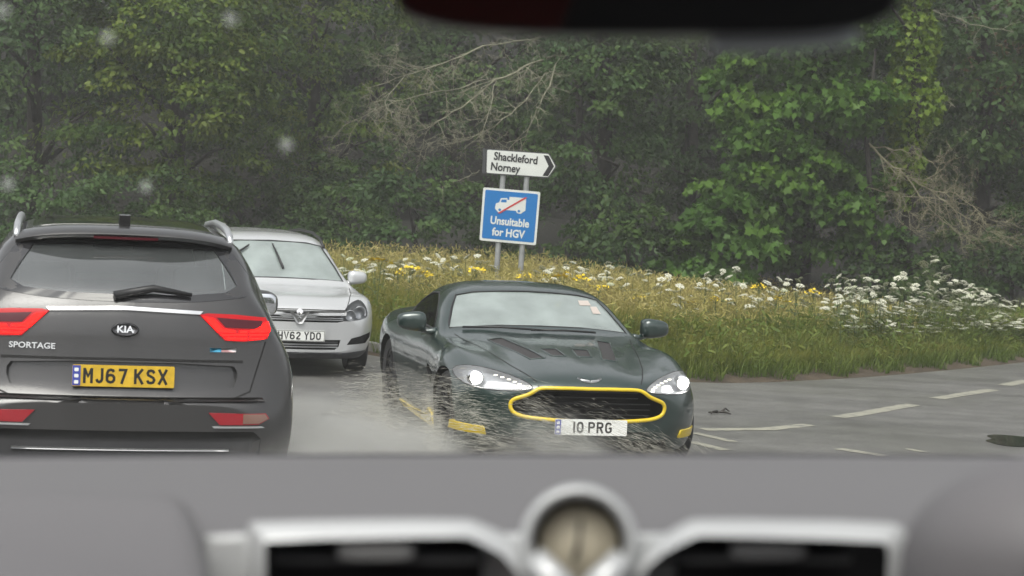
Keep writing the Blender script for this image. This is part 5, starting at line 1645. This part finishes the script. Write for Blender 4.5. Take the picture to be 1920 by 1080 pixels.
flowers(8, 640, 925, lin(640, 468, 925, 484), lin(640, 24.2, 925, 23.6), 2.2, 'r', 'yellow ragwort in the tall grass left of the sign posts', 'ragwort left of the sign', 46)
flowers(6, 985, 1130, lin(985, 498, 1130, 510), lin(985, 23.4, 1130, 23), 2.0, 'r', 'yellow ragwort in the tall grass just right of the sign posts', 'ragwort right of the sign', 16)
flowers(14, 1000, 1160, lin(1000, 488, 1160, 500), lin(1000, 24, 1160, 23.6), 2, 'u', 'white flowered umbel plant between the sign posts and the coupe roof', 'umbel plants right of the sign', 26)
flowers(31, 1150, 1590, lin(1150, 494, 1590, 520), lin(1150, 23.0, 1590, 24.6), 2.4, 'u', 'white flowered umbel plant in the verge above the right mirror of the coupe', 'umbel plants in the middle of the verge', 62)
flowers(6, 1180, 1570, lin(1180, 520, 1570, 535), lin(1180, 23.0, 1570, 24.8), 2, 'r', 'yellow ragwort among white umbels right of the coupe', 'ragwort among the umbels', 40)
flowers(140, 1575, 1960, lambda x: 510 if x < 1760 else 510 + (x - 1760) * .33, lin(1575, 23.9, 1945, 28.6), 2.4, 'u', 'white flowered umbel plant in the dense bank of flowers at the right', 'dense bank of white umbels', 115)
flowers(3, 1738, 1768, lin(1738, 474, 1768, 478), lin(1738, 27.5, 1768, 27.5), .3, 'u', 'tallest white umbel plants standing above the flower bank at the right', 'tallest umbels', 18)
flowers(1, 416, 420, lin(416, 414, 420, 414), lin(416, 27, 420, 27), .1, 'u', 'lone tall umbel plant seen between the SUV roof rail and the silver car roof', 'umbel behind the cars', 2)
flowers(1, 455, 465, lin(455, 426, 465, 426), lin(455, 27, 465, 27), .1, 'u', 'small white umbel peeping over the silver car roof', 'umbel over the silver roof', 2)

# ------------------------------------------------------------------ the two road signs on their posts
M_post = mat('galvanised_post', (.30, .31, .31), .5, metal=.3, var=.15, vscale=10)
M_signw = mat('sign_white', (.62, .64, .61), .4, var=.06, vscale=4)
M_signb = mat('sign_blue', (.008, .150, .42), .4)
M_signk = mat('sign_black', (.012, .012, .014), .45)
M_signr = mat('sign_red', (.45, .03, .03), .45)
M_signback = mat('sign_back_grey', (.05, .052, .055), .5)
SD = 26.0
sc_ = SD / FPX
pb = at_depth(955, 520, SD)
sign = empty('road_sign', (pb.x, pb.y, .25), 0)
tag(sign, 'white Shackleford Norney arrow sign above a blue Unsuitable for HGV sign on two grey posts', 'road sign')
sign.rotation_euler = (0, R(1.0), R(6))
bpy.context.view_layer.update()
SI = sign.matrix_world.inverted()
def sl(px, py, off=0.0):
    p = SI @ at_depth(px, py, SD); return Vector((p.x, off, p.z))
for a, b_ in (((931, 530), (945, 292)), ((977, 530), (990, 292))):
    p0, p1 = sl(*a, .05), sl(*b_, .05); p0.z = -.3
    bm = bmesh.new(); sweep(bm, [p0, p1], .038, 14); from_bm('post', bm, M_post, sign, sharp=40)
def panel(name, corners, m, y0, y1, par, rad=0):
    pts = [sl(*c) for c in corners]
    poly = [(p.x, p.z) for p in pts]
    if rad:
        out = []
        for i in range(len(poly)):
            a, b_, c = Vector(poly[i-1]), Vector(poly[i]), Vector(poly[(i+1) % len(poly)])
            u, v = (a - b_).normalized() * rad, (c - b_).normalized() * rad
            for k in range(4):
                t = k / 3; out.append(tuple((b_ + u) * (1-t)**2 + b_ * 2*t*(1-t) + (b_ + v) * t*t))
        poly = out
    bm = bmesh.new(); prism(bm, poly, y0, y1, Matrix(((1,0,0,0),(0,0,1,0),(0,1,0,0),(0,0,0,1))))
    bmesh.ops.recalc_face_normals(bm, faces=bm.faces)
    return from_bm(name, bm, m, par)
d_ = panel('direction_sign', [(910, 279), (1029, 287), (1044, 312), (1028, 334), (909, 326)], M_signback, 0, .018, sign, .012)
panel('face', [(912, 281), (1028, 289), (1041, 312), (1027, 332), (911, 324)], M_signw, -.004, 0, d_, .02)
panel('chevron', [(1018.5, 291), (1028, 292), (1038.5, 312), (1027, 330.5), (1016.5, 329.5), (1028, 311.5)], M_signk, -.006, -.004, d_)
panel('side_flange', [(904, 278), (909.5, 279), (908, 326), (903, 324)], M_signback, .004, .022, d_)
def sign_text(s, px, py, size_px, par, m, xs=1.0, ang=4.2, off=.0):
    c = sl(px, py, -.007)
    M = Matrix.Translation(c) @ Matrix.Rotation(R(ang - 3.3 + 1.0), 4, 'Y') @ Matrix.Rotation(R(90), 4, 'X')
    return text('lettering', s, size_px * sc_, m, par, M, xs=xs, off=off, depth=.001)
sign_text('Shackleford', 966, 297.5, 20.5, d_, M_signk, .86, off=.0038)
sign_text('Norney', 946, 315.0, 20.5, d_, M_signk, .86, off=.0038)
b2 = panel('lorry_sign', [(905, 351), (1013, 360), (1005, 460), (898, 450)], M_signback, .002, .018, sign, .02)
panel('border', [(905, 351), (1013, 360), (1005, 460), (898, 450)], M_signw, -.003, .002, b2, .025)
panel('face', [(909, 355.5), (1008.5, 364), (1001, 455), (902.5, 446)], M_signb, -.0055, -.003, b2, .02)
lorry = [(927, 390), (929, 381), (935, 379.5), (938, 371.5), (950, 371), (950.5, 374.5), (954, 375), (954.5, 369), (986, 371.5), (984.5, 395), (981, 397), (975.5, 401), (969, 399.5), (966, 395), (944, 393.5), (939.5, 398), (933, 397.5), (929, 393)]
lo = panel('lorry_symbol', lorry, M_signw, -.0075, -.0055, b2)
panel('lorry_window', [(939.5, 374), (949, 374), (949, 379.5), (938, 379)], M_signb, -.0085, -.0075, lo)
for cx, cy in ((936, 393.2), (972.2, 396)):
    panel('lorry_wheel', [(cx + 2.6 * math.cos(t), cy + 2.6 * math.sin(t)) for t in [k * math.pi / 6 for k in range(12)]], M_signb, -.0085, -.0075, lo)
panel('red_bar', [(931.5, 399.5), (984, 369.5), (988, 371), (936.5, 400)], M_signr, -.0105, -.009, b2)
sign_text('Unsuitable', 955, 416.5, 20.5, b2, M_signw, .84, off=.0042)
sign_text('for HGV', 952.5, 437.5, 20.5, b2, M_signw, .84, off=.0042)
# ------------------------------------------------------------------ the cars in their places
coupe, suv, estate = make_coupe(), make_suv(), make_estate()
def car_origin(px, py, z, back):
    p = at_height(px, py, z); return Vector((p.x, p.y, 0))
place_car(coupe, car_origin(1108, 801, .372, 0), -167.5, .6)
place_car(suv, car_origin(236, 708, .912, 0), 13.5, -.6)
place_car(estate, car_origin(561, 629, .425, 0), -163.5, .4)
print('coupe', coupe.location, 'suv', suv.location, 'estate', estate.location)

# ------------------------------------------------------------------ the car the photo is taken from
M_dash = mat('dash_soft_grey', (.128, .123, .128), .55, bump=.15, bscale=500, bdist=.0006)
M_dashedge = mat('dash_dark_edge', (.035, .035, .04), .7)
M_trim = mat('dash_trim_silver', (.50, .51, .515), .35, metal=.3)
M_dark = mat('dash_black', (.008, .008, .011), .35)
M_slat = mat('vent_slat_grey', (.075, .075, .078), .45)
M_tab = mat('vent_tab_silver', (.20, .20, .20), .4, metal=.3)
M_dial = mat('clock_face_cream', (.50, .45, .34), .5)
M_clear = bpy.data.materials.new('clear_glass'); M_clear.use_nodes = True
nt = M_clear.node_tree; nt.nodes.clear()
_o = nt.nodes.new('ShaderNodeOutputMaterial'); _t = nt.nodes.new('ShaderNodeBsdfTransparent'); _t.inputs['Color'].default_value = (.97, .98, .975, 1)
nt.links.new(_t.outputs[0], _o.inputs['Surface'])
M_redseat = mat('dark_red_leather', (.16, .03, .03), .5)
M_lining = mat('roof_lining', (.10, .10, .10), .9)
own = empty('car'); tag(own, 'grey dashboard of the car the photo is taken from, with round clock between two vents', 'car')
ROOT = Matrix.Translation((0, 0, CAMZ - 1.1)) @ Matrix.Rotation(R(-ROLL), 4, 'Y')
own.matrix_world = ROOT
RI = ROOT.inverted()
def ip(px, py, dist): return RI @ at_depth(px, py, dist)
def obj_cam(name, bm, m, par, **k): return from_bm(name, bm, m, par, **k)
def loft_grid(name, rows, m, par, thick=0, smooth=True):
    bm = bmesh.new()
    vs = [[bm.verts.new(p) for p in r_] for r_ in rows]
    for a, b_ in zip(vs[:-1], vs[1:]):
        for i in range(len(a) - 1): bm.faces.new((a[i], a[i+1], b_[i+1], b_[i]))
    bmesh.ops.recalc_face_normals(bm, faces=bm.faces)
    if thick: bmesh.ops.solidify(bm, geom=bm.faces[:], thickness=thick)
    return from_bm(name, bm, m, par, smooth=smooth)
# dash top: from the foot of the windscreen back to the vents, then down
xs_ = np.linspace(-900, 2900, 39)
prof = [(2.10, 905), (2.06, 862), (2.02, 856), (1.90, 868), (1.70, 906), (1.50, 955), (1.40, 992), (1.36, 1020), (1.345, 1060), (1.34, 1150), (1.34, 1400)]
rows = []
for dist, y in prof:
    rows.append([ip(960 + (x - 960) * 1.0, y + .0000045 * (x - 960) ** 2 * (1 if dist > 1.6 else .4), dist) for x in xs_])
loft_grid('dashboard', rows, M_dash, own)
# dark rubber strip where the dash meets the glass
bm = bmesh.new(); sweep(bm, [ip(x, 857 + .0000045 * (x-960)**2, 2.05) for x in xs_], .004, 8); from_bm('windscreen_seal', bm, M_dashedge, own, smooth=True)
# passenger air bag pad
def pad(name, outline, d0, d1, m, rad=.02, slope=0.0):
    bm = bmesh.new()
    P0 = [ip(x, y, d0 - max(0, min(y, 1160) - 915) * slope) for x, y in outline]; P1 = [ip(x, y, d1) for x, y in outline]
    n = len(outline)
    a = [bm.verts.new(p) for p in P0]; b_ = [bm.verts.new(p) for p in P1]
    bm.faces.new(a[::-1]); bm.faces.new(b_)
    for i in range(n): bm.faces.new((a[i], a[(i+1) % n], b_[(i+1) % n], b_[i]))
    bmesh.ops.recalc_face_normals(bm, faces=bm.faces)
    es = [e for e in bm.edges if all(v in a for v in e.verts)]
    bmesh.ops.bevel(bm, geom=es, offset=rad, segments=5, profile=.5, affect='EDGES')
    return from_bm(name, bm, m, own, sharp=50)
pad('airbag_cover', [tuple(p) for p in chaikin([(-600, 915), (290, 920), (352, 940), (378, 1010), (400, 1110), (410, 1400), (-600, 1400)], 1)], 1.27, 1.44, M_dash, .012, .0017)
pad('side_trim', [(384, 1004), (470, 1000), (476, 1400), (396, 1400)], 1.315, 1.40, M_trim, .006)
pad('centre_trim', [(900, 1000), (1270, 1000), (1270, 1400), (900, 1400)], 1.33, 1.40, M_trim, .006)
# instrument hood on the driver's side
rows = []
for dist, sc2 in ((1.05, .55), (1.07, .80), (1.13, 1.0), (1.25, .98), (1.42, .86), (1.6, .6), (1.7, .3)):
    row = []
    for k in range(25):
        a = math.pi * (1 - k / 24)
        px, py = 2230 + 545 * math.cos(a) * sc2, 1090 - 275 * (math.sin(a) ** .75) * sc2
        row.append(ip(px, py, dist))
    row = [ip(2230 - 540 * sc2, 1500, dist)] + row + [ip(2230 + 545 * sc2, 1500, dist)]
    rows.append(row)
hood = loft_grid('instrument_hood', rows, M_dash, own)
bm = bmesh.new(); bm.faces.new([bm.verts.new(p) for p in rows[0]]); from_bm('instrument_panel', bm, M_dark, hood)
bm = bmesh.new()
cw = ip(2240, 1365, .86)
ax = (ip(2240, 1365, .70) - cw).normalized()
u_ = ax.cross(Vector((0, 0, 1))).normalized(); v_ = ax.cross(u_)
ring = [cw + (u_ * math.cos(t) + v_ * math.sin(t) * .96) * .0865 for t in [k * 2 * math.pi / 48 for k in range(49)]]
sweep(bm, ring, .011, 10, cap=False); from_bm('steering_wheel', bm, M_dark, own, smooth=True)
# vents: silver frame, dark throat, slats and a sliding tab
def vent(frame, thr, flip):
    v = empty('air_vent'); v.parent = own
    bm = bmesh.new()
    n = len(frame)
    A = [bm.verts.new(ip(*p, 1.285)) for p in frame]; B = [bm.verts.new(ip(*p, 1.275)) for p in thr]
    C = [bm.verts.new(ip(*p, 1.36)) for p in frame]; D = [bm.verts.new(ip(*p, 1.34)) for p in thr]
    for i in range(n):
        j = (i + 1) % n
        bm.faces.new((A[i], A[j], B[j], B[i])); bm.faces.new((C[j], C[i], A[i], A[j])[::-1]); bm.faces.new((B[i], B[j], D[j], D[i]))
    bmesh.ops.recalc_face_normals(bm, faces=bm.faces)
    from_bm('frame', bm, M_trim, v, sharp=60)
    bm = bmesh.new(); bm.faces.new([bm.verts.new(ip(*p, 1.332)) for p in thr]); from_bm('throat', bm, M_dark, v)
    for y in (1046, 1100):
        x0, x1 = min(p[0] for p in thr) + 16, max(p[0] for p in thr) - 70
        bm = bmesh.new()
        q = [ip(x0, y - 9, 1.300), ip(x1, y - 9, 1.300), ip(x1, y + 9, 1.290), ip(x0, y + 9, 1.290)]
        q2 = [ip(x0, y - 7, 1.325), ip(x1, y - 7, 1.325), ip(x1, y + 9, 1.325), ip(x0, y + 9, 1.325)]
        a = [bm.verts.new(p) for p in q]; b_ = [bm.verts.new(p) for p in q2]
        bm.faces.new(a); bm.faces.new(b_[::-1])
        for i in range(4): bm.faces.new((a[i], b_[i], b_[(i+1) % 4], a[(i+1) % 4]))
        bmesh.ops.recalc_face_normals(bm, faces=bm.faces)
        from_bm('slat', bm, M_slat, v)
    cx = 705 if not flip else 1440
    bm = bmesh.new(); superell(bm, ip(cx, 1034, 1.287), (.026, .006, .006), .5); from_bm('tab', bm, M_tab if not flip else M_slat, v, smooth=True)
fl = chaikin([(462, 984), (480, 978), (870, 972), (905, 982), (990, 1022), (1010, 1120), (1010, 1400), (470, 1400)], 1)
tl = chaikin([(494, 1022), (508, 1012), (868, 1005), (886, 1010), (960, 1050), (985, 1130), (985, 1380), (505, 1380)], 1)
vent(fl, tl, False)
fr = chaikin([(1160, 1100), (1200, 1030), (1285, 978), (1310, 972), (1660, 978), (1700, 990), (1738, 1090), (1745, 1400), (1160, 1400)], 1)
tr = chaikin([(1185, 1110), (1225, 1048), (1300, 1008), (1318, 1004), (1650, 1014), (1668, 1024), (1662, 1100), (1655, 1380), (1185, 1380)], 1)
vent(fr, tr, True)
# clock pod
ck = empty('clock'); ck.parent = own
cc = ip(1085, 1020, 1.285)
toe = (ip(1085, 1020, 1.0) - cc).normalized()
CM = Matrix.Translation(cc) @ toe.to_track_quat('Z', 'Y').to_matrix().to_4x4()
kpx = 1.285 / FPX
bm = bmesh.new()
lathe(bm, [(112*kpx, -.06), (113*kpx, -.012), (108*kpx, .004), (98*kpx, .010), (90*kpx, .006), (87*kpx, -.004), (86*kpx, -.02)], CM, 48)
from_bm('rim', bm, M_trim, ck, smooth=True)
bm = bmesh.new(); lathe(bm, [(.0001, -.021), (86*kpx, -.021), (86*kpx, -.018)], CM, 40); from_bm('bezel', bm, M_dark, ck, smooth=False)
bm = bmesh.new(); lathe(bm, [(.0001, -.012), (72*kpx, -.013), (76*kpx, -.020)], CM, 40); from_bm('dial', bm, M_dial, ck, smooth=True)
bm = bmesh.new(); sweep(bm, [CM @ Vector((0, 0, -.011)), CM @ Vector((.001, .016, -.0105))], .0013, 6); sweep(bm, [CM @ Vector((0, 0, -.0105)), CM @ Vector((-.003, -.011, -.010))], .0018, 6); from_bm('clock_hands', bm, M_dark, ck)
bm = bmesh.new()
for s_ in (1, -1):
    sweep(bm, [CM @ Vector((s_ * 84 * kpx, -24 * kpx, .006)), CM @ Vector((s_ * 46 * kpx, -70 * kpx, .008)), CM @ Vector((s_ * 10 * kpx, -112 * kpx, .006))], [.009, .012, .012], 8)
from_bm('clock_bracket', bm, M_trim, ck, smooth=True)
M_lip = mat('mirror_lip_lightened', (.45, .49, .53), .4)  # colour lightened to stand in for light on the lower bezel
# inside mirror
mr_ = empty('rear_view_mirror'); mr_.parent = own
bm = bmesh.new()
c0 = ip(1212, -26, 1.0)
hw, hh = 478 / FPX, 92 / FPX
ol = [(c0.x + hw * math.copysign(abs(math.cos(t)) ** .55, math.cos(t)), c0.z + hh * math.copysign(abs(math.sin(t)) ** .62, math.sin(t)) * (1 + .05 * math.cos(t))) for t in [k * 2 * math.pi / 64 for k in range(64)]]
prism(bm, ol, c0.y, c0.y + .028, Matrix(((1,0,0,0),(0,0,1,0),(0,1,0,0),(0,0,0,1))))
bmesh.ops.recalc_face_normals(bm, faces=bm.faces)
from_bm('mirror_housing', bm, M_dark, mr_)
bm = bmesh.new()
bm.faces.new([bm.verts.new((c0.x + (x - c0.x) * .975, c0.y - .002 - .0, c0.z + (z - c0.z) * .93)) for x, z in ol])
from_bm('mirror_glass', bm, mat('dim_mirror', (.55, .55, .55), .04, metal=1.0), mr_)
bm = bmesh.new(); sweep(bm, [Vector((c0.x, c0.y + .02, c0.z)), Vector((c0.x, c0.y + .09, c0.z + .10)), Vector((c0.x, c0.y + .14, c0.z + .13))], .012, 8); from_bm('mirror_stem', bm, M_dark, mr_, smooth=True)
bm = bmesh.new()
low_ = [(x, z) for x, z in ol if z < c0.z - hh * .75 and x > c0.x + .01]
low_.sort()
sweep(bm, [Vector((x, c0.y + .034, z - .002)) for x, z in low_], .0045, 8); from_bm('mirror_lip', bm, M_lip, mr_, smooth=True)
# windscreen, roof lining and the seats behind the lens (seen only in the mirror)
rows = []
for t in np.linspace(0, 1, 9):
    dist = 2.08 - 1.05 * t; up = -.175 + .63 * t
    rows.append([RI @ (Vector((0, 0, CAMZ)) + CAMM.to_3x3() @ Vector((x, up - .10 * 0, -dist + .10 * (x / .75) ** 2))) for x in np.linspace(-.74, .74, 17)])
loft_grid('windscreen', rows, M_clear, own)
bm = bmesh.new()
box(bm, (0, -.55, 1.1 + .50), (1.6, 1.8, .03), bevel=.01); from_bm('roof_lining', bm, M_lining, own, sharp=40)
for x in (-.40, .40):
    bm = bmesh.new(); superell(bm, (x, -.62, .95), (.30, .10, .50), .45); superell(bm, (x, -.60, 1.46), (.13, .06, .10), .5)
    from_bm('back_seat', bm, M_redseat if x < 0 else M_seat, own, smooth=True)
bm = bmesh.new(); box(bm, (-.22, -1.25, .9), (1.2, .04, 1.4), bevel=.01); from_bm('mirror_backdrop_red', bm, M_redseat, own, sharp=40)  # unseen wall added to tint the mirror's reflection dark red
bm = bmesh.new(); box(bm, (.60, -1.25, .9), (.43, .04, 1.4), bevel=.01); from_bm('mirror_backdrop_grey', bm, M_paleseat, own, sharp=40)  # unseen wall added as the grey part of the mirror's reflection
# drops on the windscreen, far out of focus
M_drop = mat('rain_drop', (.62, .65, .62), .25, alpha=.2)
for px, py, rad, lab in ((202, 71, .0050, 'blurred rain drop on the windscreen high above the SUV roof'), (537, 271, .0052, 'blurred rain drop on the windscreen above the silver car'), (273, 350, .0050, 'blurred rain drop on the windscreen just above the SUV roof'),
                        (15, 346, .0056, 'blurred rain drop on the windscreen at the left edge over the SUV rail'), (432, 36, .0050, 'blurred faint rain drop on the windscreen near the top'), (5, 20, .0052, 'blurred rain drop on the windscreen in the top left corner'), (796, 38, .0042, 'blurred rain drop on the windscreen beside the left tip of the inside mirror')):
    up_px = (540 - py) / FPX
    t = (up_px * 2.08 + .175) / (.63 + up_px * 1.05)
    dist = 2.08 - 1.05 * t - .006
    p = at_depth(px, py, dist)
    bm = bmesh.new(); superell(bm, (0, 0, 0), (rad, .0016, rad), 1.0, nu=8, nv=14)
    o = from_bm('rain_drop', bm, M_drop, smooth=True); o.location = p; tag(o, lab, 'rain drop', 'rain drops on the windscreen')

# ------------------------------------------------------------------ thrown water and mist
M_water = bpy.data.materials.new('spray_water'); M_water.use_nodes = True
nt = M_water.node_tree; nt.nodes.clear()
_o = nt.nodes.new('ShaderNodeOutputMaterial'); _d = nt.nodes.new('ShaderNodeBsdfDiffuse'); _l = nt.nodes.new('ShaderNodeBsdfTranslucent'); _c = nt.nodes.new('ShaderNodeBsdfTransparent')
_d.inputs['Color'].default_value = (.85, .83, .74, 1); _l.inputs['Color'].default_value = (.85, .83, .74, 1)
_m1 = nt.nodes.new('ShaderNodeMixShader'); _m1.inputs[0].default_value = .5; _m2 = nt.nodes.new('ShaderNodeMixShader'); _m2.inputs[0].default_value = .31
nt.links.new(_d.outputs[0], _m1.inputs[1]); nt.links.new(_l.outputs[0], _m1.inputs[2]); nt.links.new(_c.outputs[0], _m2.inputs[1]); nt.links.new(_m1.outputs[0], _m2.inputs[2]); nt.links.new(_m2.outputs[0], _o.inputs['Surface'])
rs_ = np.random.default_rng(31)
CW = coupe.matrix_world
def streaks(n, fx, lenr, thick, dirf):
    """short threads and beads of water"""
    P = np.array([fx() for _ in range(n)])
    CO, FL = [], []
    for i in range(n):
        p = CW @ Vector(P[i]); d = dirf(P[i]); d = (CW.to_3x3() @ Vector(d)).normalized()
        L = lenr[0] + (lenr[1] - lenr[0]) * rs_.random() ** 1.6; t = thick * (.5 + rs_.random())
        a = d.cross(Vector((0, 0, 1))).normalized() * t; b_ = d.cross(a).normalized() * t
        k = Vector(rs_.normal(size=3)) * L * .06
        base = len(CO)
        CO += [p - d * L / 2, p + a + k, p + b_ + k, p - a + k, p - b_ + k, p + d * L / 2]
        for u, v in ((1, 2), (2, 3), (3, 4), (4, 1)):
            FL += [base, base + u, base + v, base + 5, base + v, base + u]
    return CO, FL
def splash_pos():
    # a curtain of water close to the right flank and across the nose
    while True:
        if rs_.random() < .40:
            x = -.2 - 3.0 * rs_.random() ** 1.2; y = -1.0 - .45 * rs_.random() ** 1.6; lim = .56 + .06 * math.sin(x * 5) + .05 * x
        else:
            y = 1.95 * rs_.random() ** 1.7 - 1.15; x = .10 - .30 * abs(y) ** 2.2 + .55 * rs_.random() ** 1.5
            lim = .60 if y < -.55 else .60 - .26 * (y + .55)
        z = lim * (rs_.random() ** 1.35) * (.7 + .55 * rs_.random()) + .02
        if rs_.random() > .55 + .45 * math.sin(x * 7 + y * 11 + z * 9): continue
        return (x, y, z)
def splash_dir(p):
    # fanning out from the front wheel
    t = min(1, max(0, (p[1] + 1.0) / 1.2))
    return (rs_.normal() * .12, 1, -.02 - .48 * t + rs_.normal() * .06 + .12 * math.sin(p[1] * 9 + p[2] * 14 + p[0] * 3))
CO, FL = streaks(13500, splash_pos, (.02, .15), .0009, splash_dir)
o = raw_mesh('water_spray', [tuple(v) for v in CO], FL, np.full(len(FL) // 3, 3), M_water); tag(o, 'thrown spray of water in front of the green coupe', 'water spray', kind='stuff')

def vol_mat(name, col, dens, noise=None, fall=None, aniso=0.0):
    m = bpy.data.materials.new(name); m.use_nodes = True
    N, L = m.node_tree.nodes, m.node_tree.links; N.clear()
    o = N.new('ShaderNodeOutputMaterial'); v = N.new('ShaderNodeVolumePrincipled')
    v.inputs['Color'].default_value = (*col, 1); v.inputs['Density'].default_value = dens; v.inputs['Anisotropy'].default_value = aniso
    L.new(v.outputs[0], o.inputs['Volume'])
    if noise:
        tc = N.new('ShaderNodeTexCoord'); nz = N.new('ShaderNodeTexNoise'); nz.inputs['Scale'].default_value = noise; nz.inputs['Detail'].default_value = 4
        L.new(tc.outputs['Object'], nz.inputs['Vector'])
        ln = N.new('ShaderNodeVectorMath'); ln.operation = 'LENGTH'; L.new(tc.outputs['Object'], ln.inputs[0])
        mr = N.new('ShaderNodeMapRange'); mr.inputs[1].default_value = .15; mr.inputs[2].default_value = 1.0; mr.inputs[3].default_value = 1; mr.inputs[4].default_value = 0; mr.interpolation_type = 'SMOOTHSTEP'
        L.new(ln.outputs['Value'], mr.inputs[0])
        m2 = N.new('ShaderNodeMapRange'); m2.inputs[1].default_value = .36; m2.inputs[2].default_value = .62; m2.inputs[3].default_value = .15; m2.inputs[4].default_value = 1.3
        L.new(nz.outputs[0], m2.inputs[0])
        mu = N.new('ShaderNodeMath'); mu.operation = 'MULTIPLY'; L.new(mr.outputs[0], mu.inputs[0]); L.new(m2.outputs[0], mu.inputs[1])
        mm = N.new('ShaderNodeMath'); mm.operation = 'MULTIPLY'; mm.inputs[1].default_value = dens; L.new(mu.outputs[0], mm.inputs[0])
        L.new(mm.outputs[0], v.inputs['Density'])
    return m
def mist(label, c, r_, rot, dens, noise):
    bm = bmesh.new(); bmesh.ops.create_icosphere(bm, subdivisions=3, radius=1.0)
    o = from_bm('mist', bm, vol_mat('spray_mist', (.95, .95, .90), dens, noise), None)
    o.matrix_world = Matrix.Translation(c) @ Matrix.Rotation(rot, 4, 'Z') @ Matrix.Diagonal((*r_, 1)); tag(o, label, 'mist', kind='stuff')
fw_ = CW @ Vector((-.1, -1.75, .10)); mist('pale mist of spray beside the front wheel of the green coupe', fw_, (2.1, 1.1, .46), R(-76), 3.6, 2.2)
nw_ = CW @ Vector((.35, -.35, .16)); mist('thin mist of spray across the nose of the green coupe', nw_, (.55, 1.35, .42), R(12), 1.3, 2.2)
kw_ = suv.matrix_world @ Vector((-.1, -.95, .12)); mist('pale mist of spray behind the wheels of the dark SUV', kw_, (1.3, .9, .6), R(104), 3.0, 2.2)

# leaves added behind the camera for their dark reflection in paint and glass
rw_ = np.random.default_rng(44)
n = 16000
P = np.stack([rw_.uniform(-45, 45, n), -26 - 4 * rw_.random(n), .2 + 9.5 * rw_.random(n) ** .8 * (.75 + .25 * np.sin(rw_.random() + np.linspace(0, 30, n)))], 1)
out = np.tile(np.array([0, 1.0, .2]), (n, 1))
wd = foliage('reflection_woods', [(P, unit(out), rw_.random(n), .62, OVAL, .3)], L_dark, None, rw_); tag(wd, 'dark wood added behind the camera for its reflection', 'wood', kind='stuff')
# rain haze between the lens and the wood
HZ = mat('rain_haze', (.5, .5, .5)); HZ.node_tree.nodes.clear()
_o = HZ.node_tree.nodes.new('ShaderNodeOutputMaterial'); _v = HZ.node_tree.nodes.new('ShaderNodeVolumePrincipled')
_v.inputs['Color'].default_value = (.95, .95, .93, 1); _v.inputs['Density'].default_value = .0021
HZ.node_tree.links.new(_v.outputs[0], _o.inputs['Volume'])
bm = bmesh.new(); box(bm, (0, 79, 9.75), (460, 502, 22.5)); hz = from_bm('haze', bm, HZ); tag(hz, kind='stuff')
